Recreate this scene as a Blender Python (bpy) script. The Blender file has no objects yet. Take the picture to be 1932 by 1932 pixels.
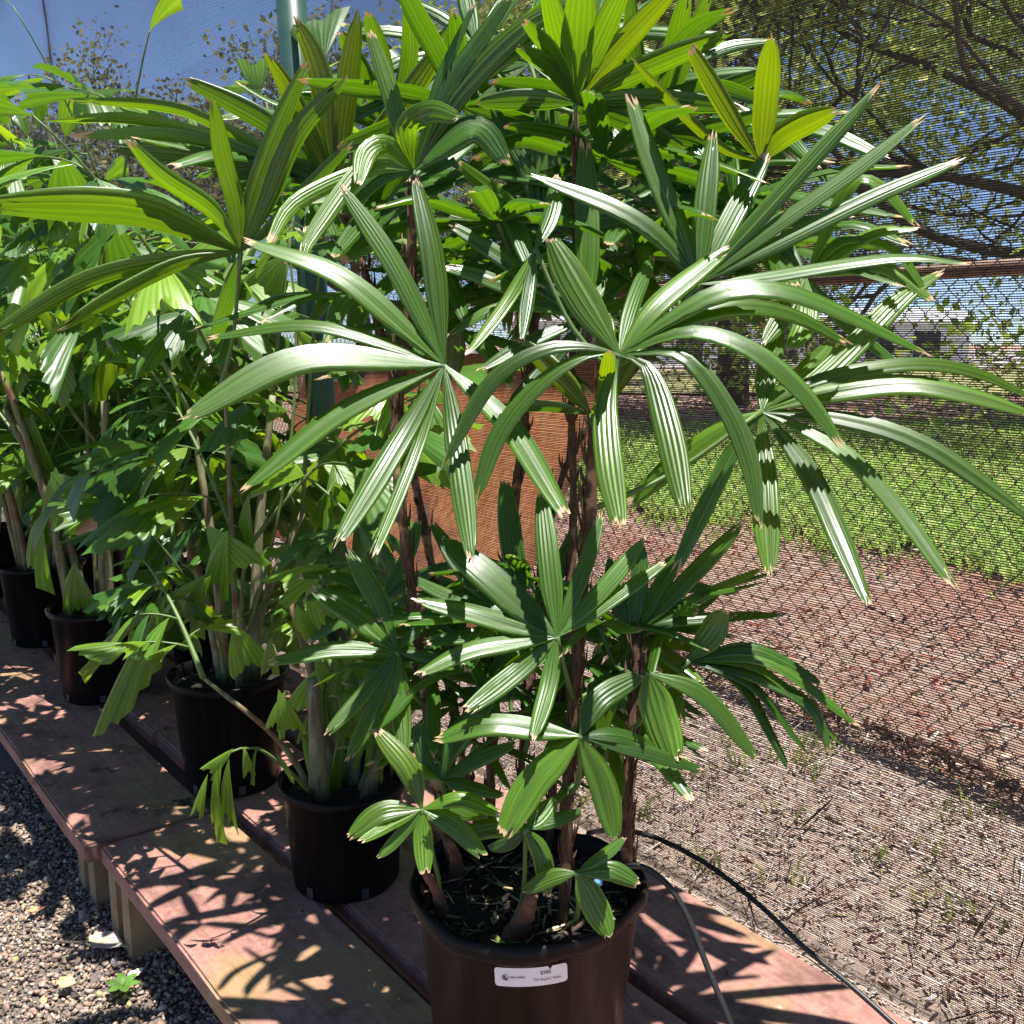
import bpy, bmesh, math, random
import numpy as np
from mathutils import Vector, Matrix

S = bpy.context.scene
COL = S.collection
R = math.radians

# ------------------------------------------------------------------ camera, sky, sun, exposure
CAM_Z, PITCH, FPX = 1.30, R(9.7), 1880.0          # FPX: focal length in units of a 1932 px wide frame
cam_d = bpy.data.cameras.new('camera'); cam = bpy.data.objects.new('camera', cam_d); COL.objects.link(cam)
cam_d.sensor_width = 36.0; cam_d.lens = 36.0 * FPX / 1932.0
cam_d.clip_start = 0.02; cam_d.clip_end = 600
cam.location = (0, 0, CAM_Z); cam.rotation_euler = (R(90) - PITCH, 0, 0)
S.camera = cam
SUN_DIR = Vector((0.17, -0.13, 1.24)).normalized()
W = bpy.data.worlds.new('World'); S.world = W; W.use_nodes = True
wn = W.node_tree.nodes; wl = W.node_tree.links
sky = wn.new('ShaderNodeTexSky'); sky.sky_type = 'NISHITA'; sky.sun_disc = False
sky.sun_elevation = math.asin(SUN_DIR.z); sky.sun_rotation = math.atan2(SUN_DIR.x, SUN_DIR.y)
sky.altitude = 100; sky.air_density = 0.5; sky.dust_density = 0.0; sky.ozone_density = 2.5
wl.new(sky.outputs[0], wn['Background'].inputs[0]); wn['Background'].inputs[1].default_value = 0.105
sl = bpy.data.lights.new('sun', 'SUN'); sl.energy = 5.0; sl.angle = R(0.53); sl.color = (1.0, 0.955, 0.88)
sun = bpy.data.objects.new('sun', sl); COL.objects.link(sun)
sun.rotation_euler = SUN_DIR.to_track_quat('Z', 'Y').to_euler(); sun.location = (0, 0, 8)
S.view_settings.view_transform = 'Standard'; S.view_settings.look = 'None'
S.view_settings.exposure = 1.18; S.view_settings.gamma = 1.0
S.cycles.max_bounces = 6; S.cycles.adaptive_threshold = 0.02; S.cycles.transparent_max_bounces = 8

# ------------------------------------------------------------------ helpers
CP, SP = math.cos(PITCH), math.sin(PITCH)
def ray(px, py):
    x = (px - 966.0) / FPX; yd = (py - 966.0) / FPX
    return x, CP - yd * SP, -(SP + yd * CP)           # right, forward, up
def at(px, py, Y):
    x, f, u = ray(px, py); t = Y / f
    return Vector((x * t, Y, CAM_Z + u * t))
def on_z(px, py, z):
    x, f, u = ray(px, py); t = (z - CAM_Z) / u
    return Vector((x * t, f * t, z))
def mpp(px, py, Y):
    return Y / ray(px, py)[1] / FPX                   # metres per pixel there
BD = Vector((-0.616, 0.788, 0)); BP = Vector((0.788, 0.616, 0))   # along the bench, across it
def bench_pt(s, p, z): return BD * s + BP * p + Vector((0, 0, z))
FD = Vector((-0.534, 0.845, 0)); FN = Vector((0.845, 0.534, 0)); F0 = Vector((1.12, 3.14, 0))   # fence line

def tag(o, label=None, cat=None, group=None, kind=None):
    if label: o['label'] = label
    if cat: o['category'] = cat
    if group: o['group'] = group
    if kind: o['kind'] = kind
    return o
def link(name, me, parent=None, loc=(0, 0, 0)):
    o = bpy.data.objects.new(name, me); COL.objects.link(o); o.location = loc
    if parent: o.parent = parent
    return o
def empty(name, loc, rz=0):
    o = bpy.data.objects.new(name, None); COL.objects.link(o); o.location = loc; o.rotation_euler = (0, 0, rz)
    o.empty_display_size = 0.1
    return o
class MB:
    """collects verts, faces, uvs; builds ONE mesh"""
    def __init__(self): self.v = []; self.f = []; self.uv = []; self.smooth = True
    def add(self, vs, fs, uvs=None):
        b = len(self.v); self.v += [tuple(p) for p in vs]
        self.f += [tuple(i + b for i in q) for q in fs]
        self.uv += uvs if uvs else [(0, 0)] * len(vs)
    def tube(self, pts, rad, n=6, cap=True):
        pts = [Vector(p) for p in pts]; m = len(pts)
        rs = rad if hasattr(rad, '__len__') else [rad] * m
        vs = []; uvs = []; prev = None
        for i, p in enumerate(pts):
            t = (pts[min(i + 1, m - 1)] - pts[max(i - 1, 0)]).normalized()
            a = prev - t * prev.dot(t) if prev else (Vector((1, 0, 0)) if abs(t.x) < .8 else Vector((0, 1, 0))).cross(t)
            a.normalize(); b = t.cross(a); prev = a
            for k in range(n):
                th = 2 * math.pi * k / n
                vs.append(p + (a * math.cos(th) + b * math.sin(th)) * rs[i]); uvs.append((k / n, i / max(1, m - 1)))
        fs = [(i * n + k, i * n + (k + 1) % n, (i + 1) * n + (k + 1) % n, (i + 1) * n + k) for i in range(m - 1) for k in range(n)]
        if cap: fs += [tuple(range(n))[::-1], tuple(range((m - 1) * n, m * n))]
        self.add(vs, fs, uvs)
    def box(self, c, sx, sy, sz):
        c = Vector(c); vs = [c + Vector((x * sx / 2, y * sy / 2, z * sz / 2)) for x in (-1, 1) for y in (-1, 1) for z in (-1, 1)]
        self.add(vs, [(0, 1, 3, 2), (4, 6, 7, 5), (0, 4, 5, 1), (2, 3, 7, 6), (0, 2, 6, 4), (1, 5, 7, 3)])
    def lathe(self, prof, n=48, wob=None):
        vs = []; m = len(prof)
        for i, (r, z) in enumerate(prof):
            for k in range(n):
                th = 2 * math.pi * k / n; dr, dz = wob(th, i, z) if wob else (0, 0)
                vs.append(((r + dr) * math.cos(th), (r + dr) * math.sin(th), z + dz))
        self.add(vs, [(i * n + k, i * n + (k + 1) % n, (i + 1) * n + (k + 1) % n, (i + 1) * n + k) for i in range(m - 1) for k in range(n)])
    def mesh(self, name, mat, smooth=None):
        me = bpy.data.meshes.new(name); me.from_pydata(self.v, [], self.f)
        if any(u != (0, 0) for u in self.uv):
            l = me.uv_layers.new(name='UVMap'); vi = np.empty(len(me.loops), np.int32); me.loops.foreach_get('vertex_index', vi)
            l.data.foreach_set('uv', np.array(self.uv, np.float32)[vi].ravel())
        if smooth if smooth is not None else self.smooth: me.polygons.foreach_set('use_smooth', [True] * len(me.polygons))
        if mat: me.materials.append(mat)
        me.update(); return me
    def build(self, name, mat, parent=None, loc=(0, 0, 0), smooth=None):
        return link(name, self.mesh(name, mat, smooth), parent, loc)
def bez(pts, n):
    """smooth curve through the given points (Catmull-Rom)"""
    P = [np.array(p, float) for p in pts]
    if len(P) == 2: return [P[0] + (P[1] - P[0]) * k / (n - 1) for k in range(n)]
    Q = [2 * P[0] - P[1]] + P + [2 * P[-1] - P[-2]]; out = []
    L = np.cumsum([0] + [np.linalg.norm(P[i + 1] - P[i]) for i in range(len(P) - 1)]); L = L / L[-1]
    for k in range(n):
        s = k / (n - 1); i = min(int(np.searchsorted(L, s, side='right')) - 1, len(P) - 2)
        t = (s - L[i]) / (L[i + 1] - L[i]); a, b, c, d = Q[i:i + 4]
        out.append(.5 * (2 * b + (c - a) * t + (2 * a - 5 * b + 4 * c - d) * t * t + (3 * b - a - 3 * c + d) * t ** 3))
    return out
def big_mesh(name, verts, faces, mat, cols=None, smooth=False):
    """numpy arrays to a mesh; cols: one colour per face"""
    me = bpy.data.meshes.new(name); k = faces.shape[1]
    me.vertices.add(len(verts)); me.vertices.foreach_set('co', np.asarray(verts, np.float32).ravel())
    me.loops.add(faces.size); me.loops.foreach_set('vertex_index', faces.astype(np.int32).ravel())
    me.polygons.add(len(faces)); me.polygons.foreach_set('loop_start', np.arange(0, faces.size, k, dtype=np.int32))
    me.polygons.foreach_set('loop_total', np.full(len(faces), k, np.int32))
    if smooth: me.polygons.foreach_set('use_smooth', np.ones(len(faces), bool))
    me.update(calc_edges=True)
    if cols is not None:
        a = me.attributes.new('Col', 'FLOAT_COLOR', 'FACE')
        a.data.foreach_set('color', np.hstack([cols, np.ones((len(cols), 1))]).astype(np.float32).ravel())
    me.materials.append(mat); return me
def rotmats(n, rng, tilt=1.0):
    """n random rotation matrices; tilt 0 keeps z upright"""
    a = rng.uniform(0, 2 * np.pi, n); b = rng.normal(0, tilt, n); c = rng.normal(0, tilt, n)
    ca, sa, cb, sb, cc, sc = np.cos(a), np.sin(a), np.cos(b), np.sin(b), np.cos(c), np.sin(c); z = np.zeros(n); o = np.ones(n)
    Rz = np.stack([ca, -sa, z, sa, ca, z, z, z, o], 1).reshape(n, 3, 3)
    Rx = np.stack([o, z, z, z, cb, -sb, z, sb, cb], 1).reshape(n, 3, 3)
    Ry = np.stack([cc, z, sc, z, o, z, -sc, z, cc], 1).reshape(n, 3, 3)
    return Rz @ Rx @ Ry
def scatter(name, variants, pos, rot, scale, colors, mat, rng, kind='stuff', smooth=False):
    """many small pieces joined into one mesh; variants: list of (verts, faces) with the same face size"""
    V = []; F = []; C = []; base = 0; which = rng.integers(0, len(variants), len(pos))
    for k, (v, f) in enumerate(variants):
        idx = np.where(which == k)[0]
        if not len(idx): continue
        sc = scale[idx] if scale.ndim == 2 else scale[idx][:, None]
        vv = np.einsum('nij,nkj->nki', rot[idx], v[None] * sc[:, None, :]) + pos[idx][:, None, :]
        ff = f[None] + (np.arange(len(idx)) * len(v))[:, None, None] + base
        V.append(vv.reshape(-1, 3)); F.append(ff.reshape(-1, f.shape[1])); C.append(np.repeat(colors[idx], len(f), 0)); base += len(idx) * len(v)
    me = big_mesh(name, np.concatenate(V), np.concatenate(F), mat, np.concatenate(C), smooth)
    return tag(link(name, me), kind=kind)

# ------------------------------------------------------------------ materials
def mat(name):
    m = bpy.data.materials.new(name); m.use_nodes = True; nt = m.node_tree
    b = nt.nodes['Principled BSDF']
    return m, nt, b
def node(nt, typ, **kw):
    n = nt.nodes.new(typ)
    for k, v in kw.items():
        if k in ('operation', 'blend_type', 'data_type', 'noise_dimensions', 'attribute_name', 'feature', 'wave_type', 'bands_direction'): setattr(n, k, v)
        else: n.inputs[k].default_value = v
    return n
def ramp(nt, fac, stops):
    r = nt.nodes.new('ShaderNodeValToRGB'); e = r.color_ramp.elements
    while len(e) < len(stops): e.new(0.5)
    for x, (p, c) in zip(e, stops):
        x.position = p; x.color = (c + (1,)) if len(c) == 3 else c
    nt.links.new(fac, r.inputs[0]); return r.outputs[0]
def mixc(nt, fac, a, b, mode='MIX'):
    m = nt.nodes.new('ShaderNodeMix'); m.data_type = 'RGBA'; m.blend_type = mode
    for s, v in ((m.inputs[0], fac), (m.inputs[6], a), (m.inputs[7], b)):
        if hasattr(v, 'is_linked'): nt.links.new(v, s)
        else: s.default_value = v if not isinstance(v, tuple) or len(v) == 4 else v + (1,)
    return m.outputs[2]
def coords(nt, which='Object', scale=(1, 1, 1)):
    c = nt.nodes.new('ShaderNodeTexCoord'); mp = nt.nodes.new('ShaderNodeMapping'); mp.inputs['Scale'].default_value = scale
    nt.links.new(c.outputs[which], mp.inputs[0]); return mp.outputs[0]
def noise(nt, vec, scale, detail=4, rough=.55, out=0):
    n = nt.nodes.new('ShaderNodeTexNoise'); n.inputs['Scale'].default_value = scale; n.inputs['Detail'].default_value = detail
    n.inputs['Roughness'].default_value = rough; nt.links.new(vec, n.inputs['Vector']); return n.outputs[out]
def bump(nt, b, h, strength=.3, dist=.01):
    n = nt.nodes.new('ShaderNodeBump'); n.inputs['Strength'].default_value = strength; n.inputs['Distance'].default_value = dist
    nt.links.new(h, n.inputs['Height']); nt.links.new(n.outputs[0], b.inputs['Normal'])
def simple(name, col, rough=.6, metal=0, var=.25, scale=30, spec=.5, bumps=0):
    m, nt, b = mat(name); v = coords(nt)
    f = noise(nt, v, scale)
    c = mixc(nt, f, tuple(x * (1 - var) for x in col), tuple(min(1, x * (1 + var)) for x in col))
    nt.links.new(c, b.inputs['Base Color']); b.inputs['Roughness'].default_value = rough; b.inputs['Metallic'].default_value = metal
    b.inputs['Specular IOR Level'].default_value = spec
    if bumps: bump(nt, b, noise(nt, v, scale * 3), bumps, .004)
    return m

def leaf_material(name, base, trans, rough, tmix, streak, tip=True, ucount=14, spec=.5):
    m, nt, b = mat(name); L = nt.links
    tc = nt.nodes.new('ShaderNodeTexCoord'); sep = nt.nodes.new('ShaderNodeSeparateXYZ'); L.new(tc.outputs['UV'], sep.inputs[0])
    oi = nt.nodes.new('ShaderNodeObjectInfo')
    mp = nt.nodes.new('ShaderNodeMapping'); mp.inputs['Scale'].default_value = (ucount, .7, 1); L.new(tc.outputs['UV'], mp.inputs[0])
    off = nt.nodes.new('ShaderNodeVectorMath'); off.operation = 'ADD'; L.new(mp.outputs[0], off.inputs[0])
    cmb = nt.nodes.new('ShaderNodeCombineXYZ'); mul = node(nt, 'ShaderNodeMath', operation='MULTIPLY'); mul.inputs[1].default_value = 53
    L.new(oi.outputs['Random'], mul.inputs[0]); L.new(mul.outputs[0], cmb.inputs[1]); L.new(mul.outputs[0], cmb.inputs[0]); L.new(cmb.outputs[0], off.inputs[1])
    st = noise(nt, off.outputs[0], 1.0, 3, .6)
    stc = ramp(nt, st, [(.32, tuple(c * (1 - streak) for c in base)), (.55, base), (.72, tuple(min(1, c * (1 + streak)) for c in base))])
    sm = node(nt, 'ShaderNodeMath', operation='MULTIPLY'); sm.inputs[1].default_value = 6.2832 * (5.5 if tip else 8); L.new(sep.outputs[0], sm.inputs[0])
    sn = node(nt, 'ShaderNodeMath', operation='SINE'); L.new(sm.outputs[0], sn.inputs[0])
    sr_ = node(nt, 'ShaderNodeMapRange'); sr_.inputs[1].default_value = -1; L.new(sn.outputs[0], sr_.inputs[0])
    vein = ramp(nt, sr_.outputs[0], [(.05, (.88,) * 3), (.6, (1,) * 3), (.93, (1.04,) * 3), (.99, (1.3, 1.22, 1.1))]); stc = mixc(nt, 1.0, stc, vein, 'MULTIPLY')
    blot = noise(nt, off.outputs[0], .25, 2)
    tint = mixc(nt, 1.0, stc, oi.outputs['Color'], 'MULTIPLY')
    hs = nt.nodes.new('ShaderNodeHueSaturation'); L.new(tint, hs.inputs['Color'])
    va = node(nt, 'ShaderNodeMapRange'); va.inputs[3].default_value = .7; va.inputs[4].default_value = 1.3; L.new(oi.outputs['Random'], va.inputs[0]); L.new(va.outputs[0], hs.inputs['Value'])
    hu = node(nt, 'ShaderNodeMapRange'); hu.inputs[3].default_value = .485; hu.inputs[4].default_value = .512; L.new(blot, hu.inputs[0]); L.new(hu.outputs[0], hs.inputs['Hue'])
    col = hs.outputs[0]
    tcol = mixc(nt, 1.0, mixc(nt, st, tuple(c * .75 for c in trans), tuple(min(1, c * 1.2) for c in trans)), oi.outputs['Color'], 'MULTIPLY'); tcol = mixc(nt, 1.0, tcol, vein, 'MULTIPLY')
    if tip:
        nz = noise(nt, off.outputs[0], 3.0, 2); ad0 = node(nt, 'ShaderNodeMath', operation='MULTIPLY_ADD'); ad0.inputs[1].default_value = .05; L.new(nz, ad0.inputs[0]); L.new(sep.outputs[1], ad0.inputs[2]); ad = node(nt, 'ShaderNodeMath', operation='MULTIPLY_ADD'); ad.inputs[1].default_value = .045; L.new(oi.outputs['Random'], ad.inputs[0]); L.new(ad0.outputs[0], ad.inputs[2])
        tm = node(nt, 'ShaderNodeMapRange'); tm.inputs[1].default_value = 1.012; tm.inputs[2].default_value = 1.030; L.new(ad.outputs[0], tm.inputs[0]); tf = tm.outputs[0]
        dry = mixc(nt, nz, (.42, .27, .13), (.62, .48, .30))
        col = mixc(nt, tf, col, dry); tcol = mixc(nt, tf, tcol, (.35, .22, .08))
        # small dry flecks
        fl = noise(nt, off.outputs[0], 2.2, 4, .7); ff = ramp(nt, fl, [(.705, (0, 0, 0)), (.74, (1, 1, 1))]); col = mixc(nt, ff, col, (.36, .27, .10))
    L.new(col, b.inputs['Base Color']); rn_ = node(nt, 'ShaderNodeMapRange'); rn_.inputs[1].default_value = .3; rn_.inputs[2].default_value = .7; rn_.inputs[3].default_value = rough * .8; rn_.inputs[4].default_value = rough * 1.5; L.new(blot, rn_.inputs[0]); L.new(rn_.outputs[0], b.inputs['Roughness']); b.inputs['Specular IOR Level'].default_value = spec
    h = noise(nt, off.outputs[0], 2.5, 2); ha = node(nt, 'ShaderNodeMath', operation='MULTIPLY_ADD'); ha.inputs[1].default_value = .35; L.new(h, ha.inputs[0]); L.new(sn.outputs[0], ha.inputs[2]); bump(nt, b, ha.outputs[0], .24 if tip else .18, .0020)
    tr = nt.nodes.new('ShaderNodeBsdfTranslucent'); L.new(tcol, tr.inputs[0])
    mx = nt.nodes.new('ShaderNodeMixShader'); mx.inputs[0].default_value = tmix
    L.new(b.outputs[0], mx.inputs[1]); L.new(tr.outputs[0], mx.inputs[2]); L.new(mx.outputs[0], nt.nodes['Material Output'].inputs[0])
    return m
M = {}
M['lady'] = leaf_material('lady_palm_leaf', (.050, .125, .015), (.23, .46, .006), .30, .30, .5, spec=.48)
M['fish'] = leaf_material('fishtail_leaf', (.085, .190, .024), (.31, .52, .02), .34, .30, .28, tip=False, ucount=9, spec=.5)
M['weed'] = leaf_material('weed_leaf', (.09, .22, .03), (.3, .5, .03), .5, .35, .1, tip=False)
M['petiole'] = simple('palm_petiole', (.07, .13, .03), .5)
M['rachis'] = simple('fishtail_rachis', (.10, .16, .04), .5, scale=12)

def cane_mat():
    m, nt, b = mat('fibrous_cane'); v = coords(nt); vs = coords(nt, 'Object', (60, 60, 9))
    f = noise(nt, vs, 3, 6, .7); g = noise(nt, v, 14, 4)
    c = ramp(nt, f, [(.3, (.020, .010, .006)), (.5, (.075, .036, .018)), (.7, (.17, .09, .045))])
    p = ramp(nt, g, [(.58, (0, 0, 0)), (.64, (1, 1, 1))]); c = mixc(nt, p, c, (.34, .22, .12))
    nt.links.new(c, b.inputs['Base Color']); b.inputs['Roughness'].default_value = .85; bump(nt, b, f, .9, .006); return m
M['cane'] = cane_mat()
M['shoot'] = simple('reddish_shoot', (.12, .055, .032), .8, var=.75, scale=55, bumps=1.0)
def fcane_mat():
    m, nt, b = mat('fishtail_stem'); vs = coords(nt, 'Object', (30, 30, 3)); v = coords(nt)
    f = noise(nt, vs, 3, 5, .65); g = noise(nt, v, 10, 3)
    c = ramp(nt, f, [(.3, (.05, .05, .022)), (.5, (.15, .155, .070)), (.75, (.30, .27, .16))])
    c = mixc(nt, ramp(nt, g, [(.5, (0, 0, 0)), (.65, (1, 1, 1))]), c, (.16, .07, .03))
    nt.links.new(c, b.inputs['Base Color']); b.inputs['Roughness'].default_value = .7; bump(nt, b, f, .4, .003); return m
M['fstem'] = fcane_mat()

def pot_mat(name, col, dusty):
    m, nt, b = mat(name); v = coords(nt); vv = coords(nt, 'Object', (14, 14, 1.5))
    g = noise(nt, v, 6, 5, .6); s = noise(nt, vv, 2.2, 4)
    c = mixc(nt, g, tuple(x * .6 for x in col), tuple(x * 1.5 for x in col))
    c = mixc(nt, ramp(nt, s, [(.52, (0, 0, 0)), (.75, (dusty,) * 3)]), c, (.050, .046, .044))
    c = mixc(nt, ramp(nt, noise(nt, v, 22, 5, .7), [(.60, (0, 0, 0)), (.72, (dusty * .8,) * 3)]), c, (.13, .115, .10))
    nt.links.new(c, b.inputs['Base Color'])
    nt.links.new(ramp(nt, s, [(.35, (.30,) * 3), (.7, (.55,) * 3)]), b.inputs['Roughness']); bump(nt, b, noise(nt, v, 40, 3), .12, .003); b.inputs['Specular IOR Level'].default_value = .13; return m
M['pot_brown'] = pot_mat('brown_black_plastic', (.0085, .0068, .0066), .08)
M['pot_black'] = pot_mat('black_plastic', (.0035, .0035, .004), .08)

def soil_mat():
    m, nt, b = mat('potting_soil'); v = coords(nt)
    f = noise(nt, v, 90, 6, .7); c = ramp(nt, f, [(.3, (.006, .005, .004)), (.6, (.028, .020, .014)), (.72, (.10, .075, .05))])
    nt.links.new(c, b.inputs['Base Color']); b.inputs['Roughness'].default_value = .95; bump(nt, b, f, 1, .01); return m
M['soil'] = soil_mat()

def plank_mat(name, tint=1.0):
    m, nt, b = mat(name); v = coords(nt); vg = coords(nt, 'Object', (1.2, 26, 26))
    oi = nt.nodes.new('ShaderNodeObjectInfo'); addv = nt.nodes.new('ShaderNodeVectorMath'); addv.operation = 'ADD'
    sc = nt.nodes.new('ShaderNodeVectorMath'); sc.operation = 'SCALE'; sc.inputs[0].default_value = (7.3, 3.1, 0); nt.links.new(oi.outputs['Random'], sc.inputs['Scale'])
    nt.links.new(v, addv.inputs[0]); nt.links.new(sc.outputs[0], addv.inputs[1]); v = addv.outputs[0]
    grain = noise(nt, vg, 2.4, 6, .6); big = noise(nt, v, 3.2, 5, .6); fine = noise(nt, v, 60, 5, .7)
    red = ramp(nt, grain, [(.25, (.17 * tint, .074, .058)), (.5, (.265 * tint, .122, .096)), (.75, (.35 * tint, .185, .150))])
    red = mixc(nt, ramp(nt, fine, [(.42, (0, 0, 0)), (.75, (.55,) * 3)]), red, (.42, .24, .19))
    olive = ramp(nt, big, [(.53, (0, 0, 0)), (.60, (.55,) * 3), (.72, (.85,) * 3)])
    c = mixc(nt, olive, red, mixc(nt, grain, (.22, .15, .055), (.34, .24, .10)))
    mold_n = noise(nt, v, 5.5, 8, .72); mold = ramp(nt, mold_n, [(.60, (0, 0, 0)), (.65, (1, 1, 1))])
    c = mixc(nt, mold, c, (.030, .026, .012))
    st = ramp(nt, noise(nt, v, 7, 6, .7), [(.50, (0, 0, 0)), (.64, (.75,) * 3)]); c = mixc(nt, st, c, (.10, .050, .042))
    pk = ramp(nt, noise(nt, v, 34, 6, .75), [(.63, (0, 0, 0)), (.68, (.8,) * 3)]); c = mixc(nt, pk, c, (.46, .33, .27))
    # growth-ring cracks
    crk = ramp(nt, noise(nt, coords(nt, 'Object', (2.5, 90, 90)), 3, 2), [(.68, (0, 0, 0)), (.72, (1, 1, 1))]); c = mixc(nt, mixc(nt, .5, (0, 0, 0, 1), crk), c, (.06, .03, .02))
    nt.links.new(c, b.inputs['Base Color']); b.inputs['Roughness'].default_value = .72
    bump(nt, b, mixc(nt, .5, grain, fine), .35, .004); return m
M['plank'] = plank_mat('red_painted_plank'); M['block'] = simple('weathered_timber', (.27, .19, .10), .85, var=.45, scale=14, bumps=.5)

def colmat(name, rough=.85, spec=.3, nscale=0, sat=1):
    m, nt, b = mat(name); a = nt.nodes.new('ShaderNodeAttribute'); a.attribute_name = 'Col'; c = a.outputs['Color']
    if nscale:
        f = noise(nt, coords(nt), nscale, 4); c = mixc(nt, 1.0, c, ramp(nt, f, [(.3, (.6,) * 3), (.7, (1.3,) * 3)]), 'MULTIPLY')
    nt.links.new(c, b.inputs['Base Color']); b.inputs['Roughness'].default_value = rough; b.inputs['Specular IOR Level'].default_value = spec; return m
def coltrans(name, tmix=.4):
    m = colmat(name, .55, .4); nt = m.node_tree; b = nt.nodes['Principled BSDF']
    a = nt.nodes.new('ShaderNodeAttribute'); a.attribute_name = 'Col'; g = nt.nodes.new('ShaderNodeGamma'); g.inputs[1].default_value = .75
    nt.links.new(a.outputs['Color'], g.inputs[0]); tr = nt.nodes.new('ShaderNodeBsdfTranslucent'); nt.links.new(g.outputs[0], tr.inputs[0])
    mx = nt.nodes.new('ShaderNodeMixShader'); mx.inputs[0].default_value = tmix
    nt.links.new(b.outputs[0], mx.inputs[1]); nt.links.new(tr.outputs[0], mx.inputs[2]); nt.links.new(mx.outputs[0], nt.nodes['Material Output'].inputs[0]); return m
M['stone'] = colmat('gravel_stone', .8, .35, 160); M['chip'] = colmat('mulch_chip', .85, .25, 90); M['blade'] = coltrans('grass_blade', .35); M['tleaf'] = coltrans('tree_leaf', .4)
def ground_mat():
    m, nt, b = mat('ground_soil'); v = coords(nt); big = noise(nt, v, .45, 5, .6); mid = noise(nt, v, 6, 6, .65); fine = noise(nt, v, 70, 5, .7)
    c = ramp(nt, mid, [(.3, (.32, .19, .14)), (.5, (.46, .31, .23)), (.7, (.56, .43, .34))])
    c = mixc(nt, ramp(nt, big, [(.45, (0, 0, 0)), (.62, (1, 1, 1))]), c, ramp(nt, fine, [(.3, (.27, .10, .065)), (.7, (.46, .22, .15))]))
    c = mixc(nt, ramp(nt, fine, [(.5, (0, 0, 0)), (.66, (.7,) * 3)]), c, (.46, .36, .29))
    nt.links.new(c, b.inputs['Base Color']); b.inputs['Roughness'].default_value = .95; bump(nt, b, fine, .8, .02); return m
M['ground'] = ground_mat()
M['gravel_base'] = simple('gravel_dust', (.13, .11, .095), .95, var=.4, scale=120, bumps=.8)
M['mulch_bed'] = simple('mulch_soil', (.40, .30, .24), .95, var=.6, scale=26, bumps=.9)
def lawn_mat():
    m, nt, b = mat('lawn_soil'); v = coords(nt); c = ramp(nt, noise(nt, v, .9, 5, .65), [(.36, (.40, .30, .18)), (.47, (.30, .36, .08)), (.62, (.20, .33, .05))])
    nt.links.new(c, b.inputs['Base Color']); b.inputs['Roughness'].default_value = .95; bump(nt, b, noise(nt, v, 30), .6, .02); return m
M['lawn'] = lawn_mat()
M['dry_lawn'] = simple('dry_lawn', (.30, .29, .12), .95, var=.4, scale=2.5)
M['lot'] = simple('pale_paving', (.40, .36, .34), .9, var=.25, scale=.8)
M['thread'] = simple('dark_knit_thread', (.035, .028, .025), .75, var=.2, spec=.25)
M['green_steel'] = simple('green_painted_steel', (.022, .066, .050), .42, var=.35, scale=16)
M['wire'] = simple('galvanised_wire', (.13, .11, .095), .5, metal=.3, var=.5, scale=60)
M['bark'] = simple('tree_bark', (.075, .058, .045), .9, var=.5, scale=5, bumps=.6)
M['black_tube'] = simple('black_tubing', (.014, .014, .014), .45)
M['white_wall'] = simple('white_wall', (.74, .73, .70), .7, var=.08, scale=1); M['dark_open'] = simple('dark_opening', (.03, .03, .035), .6); M['roof'] = simple('pale_roof', (.62, .63, .66), .5, var=.1)
def rust_mat():
    m, nt, b = mat('rusted_sheet'); v = coords(nt); n1 = noise(nt, v, 3.5, 6, .65); n2 = noise(nt, coords(nt, 'Object', (14, 14, 1.3)), 2.2, 5, .65)
    c = ramp(nt, n2, [(.28, (.34, .105, .042)), (.5, (.58, .22, .090)), (.72, (.68, .34, .17))])
    c = mixc(nt, ramp(nt, n1, [(.52, (0, 0, 0)), (.7, (.75,) * 3)]), c, (.13, .055, .04)); nt.links.new(c, b.inputs['Base Color']); b.inputs['Roughness'].default_value = .8; return m
M['rust'] = rust_mat(); M['rail'] = simple('rusty_pipe', (.27, .15, .10), .6, var=.5, scale=12)
M['paper'] = simple('white_label', (.78, .76, .74), .5, var=.03); M['ink'] = simple('grey_ink', (.10, .09, .10), .6)
M['dead'] = colmat('dead_leaf', .8, .3, 40); M['dripper'] = simple('blue_dripper', (.14, .34, .62), .4)

# ------------------------------------------------------------------ ground and its cover
def sheet(name, pts, z, m, sub=1):
    b = MB(); b.add([Vector((x, y, z)) for x, y in pts], [tuple(range(len(pts)))])
    return tag(b.build(name, m, smooth=False), kind='structure')
g = MB(); n = 60
xs = np.concatenate([np.linspace(-250, -12, 8), np.linspace(-11, 13, n), np.linspace(14, 260, 8)]); ys = np.concatenate([np.linspace(-60, -3, 4), np.linspace(-2, 22, n), np.linspace(24, 420, 10)])
rg = np.random.default_rng(3)
vs = [(x, y, (0.018 * math.sin(x * 2.1 + y) + .02 * math.sin(y * 3.3 - x * 1.7) + rg.uniform(-.008, .008)) * (1 if -11 < x < 13 and 2.6 < y < 22 and x * BP.x + y * BP.y > 1.9 else 0) - .02) for y in ys for x in xs]
nx = len(xs); g.add(vs, [(j * nx + i, j * nx + i + 1, (j + 1) * nx + i + 1, (j + 1) * nx + i) for j in range(len(ys) - 1) for i in range(nx - 1)])
tag(g.build('ground', M['ground']), kind='structure')
sheet('gravel_bed', [tuple(bench_pt(s, p, 0).xy) for s, p in ((-1, 1.0), (-1, -4), (9, -4), (9, 1.0))], .0, M['gravel_base'])
def gl(px, py): return tuple(on_z(px, py, .03).xy)
sheet('mulch_bed', [tuple((bench_pt(s_, 1.2, 0)).xy) for s_ in (-2, 9)] + [tuple((F0 + FD * u_).xy) for u_ in (8, 4, 1, -3)], .0, M['mulch_bed'])
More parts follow.
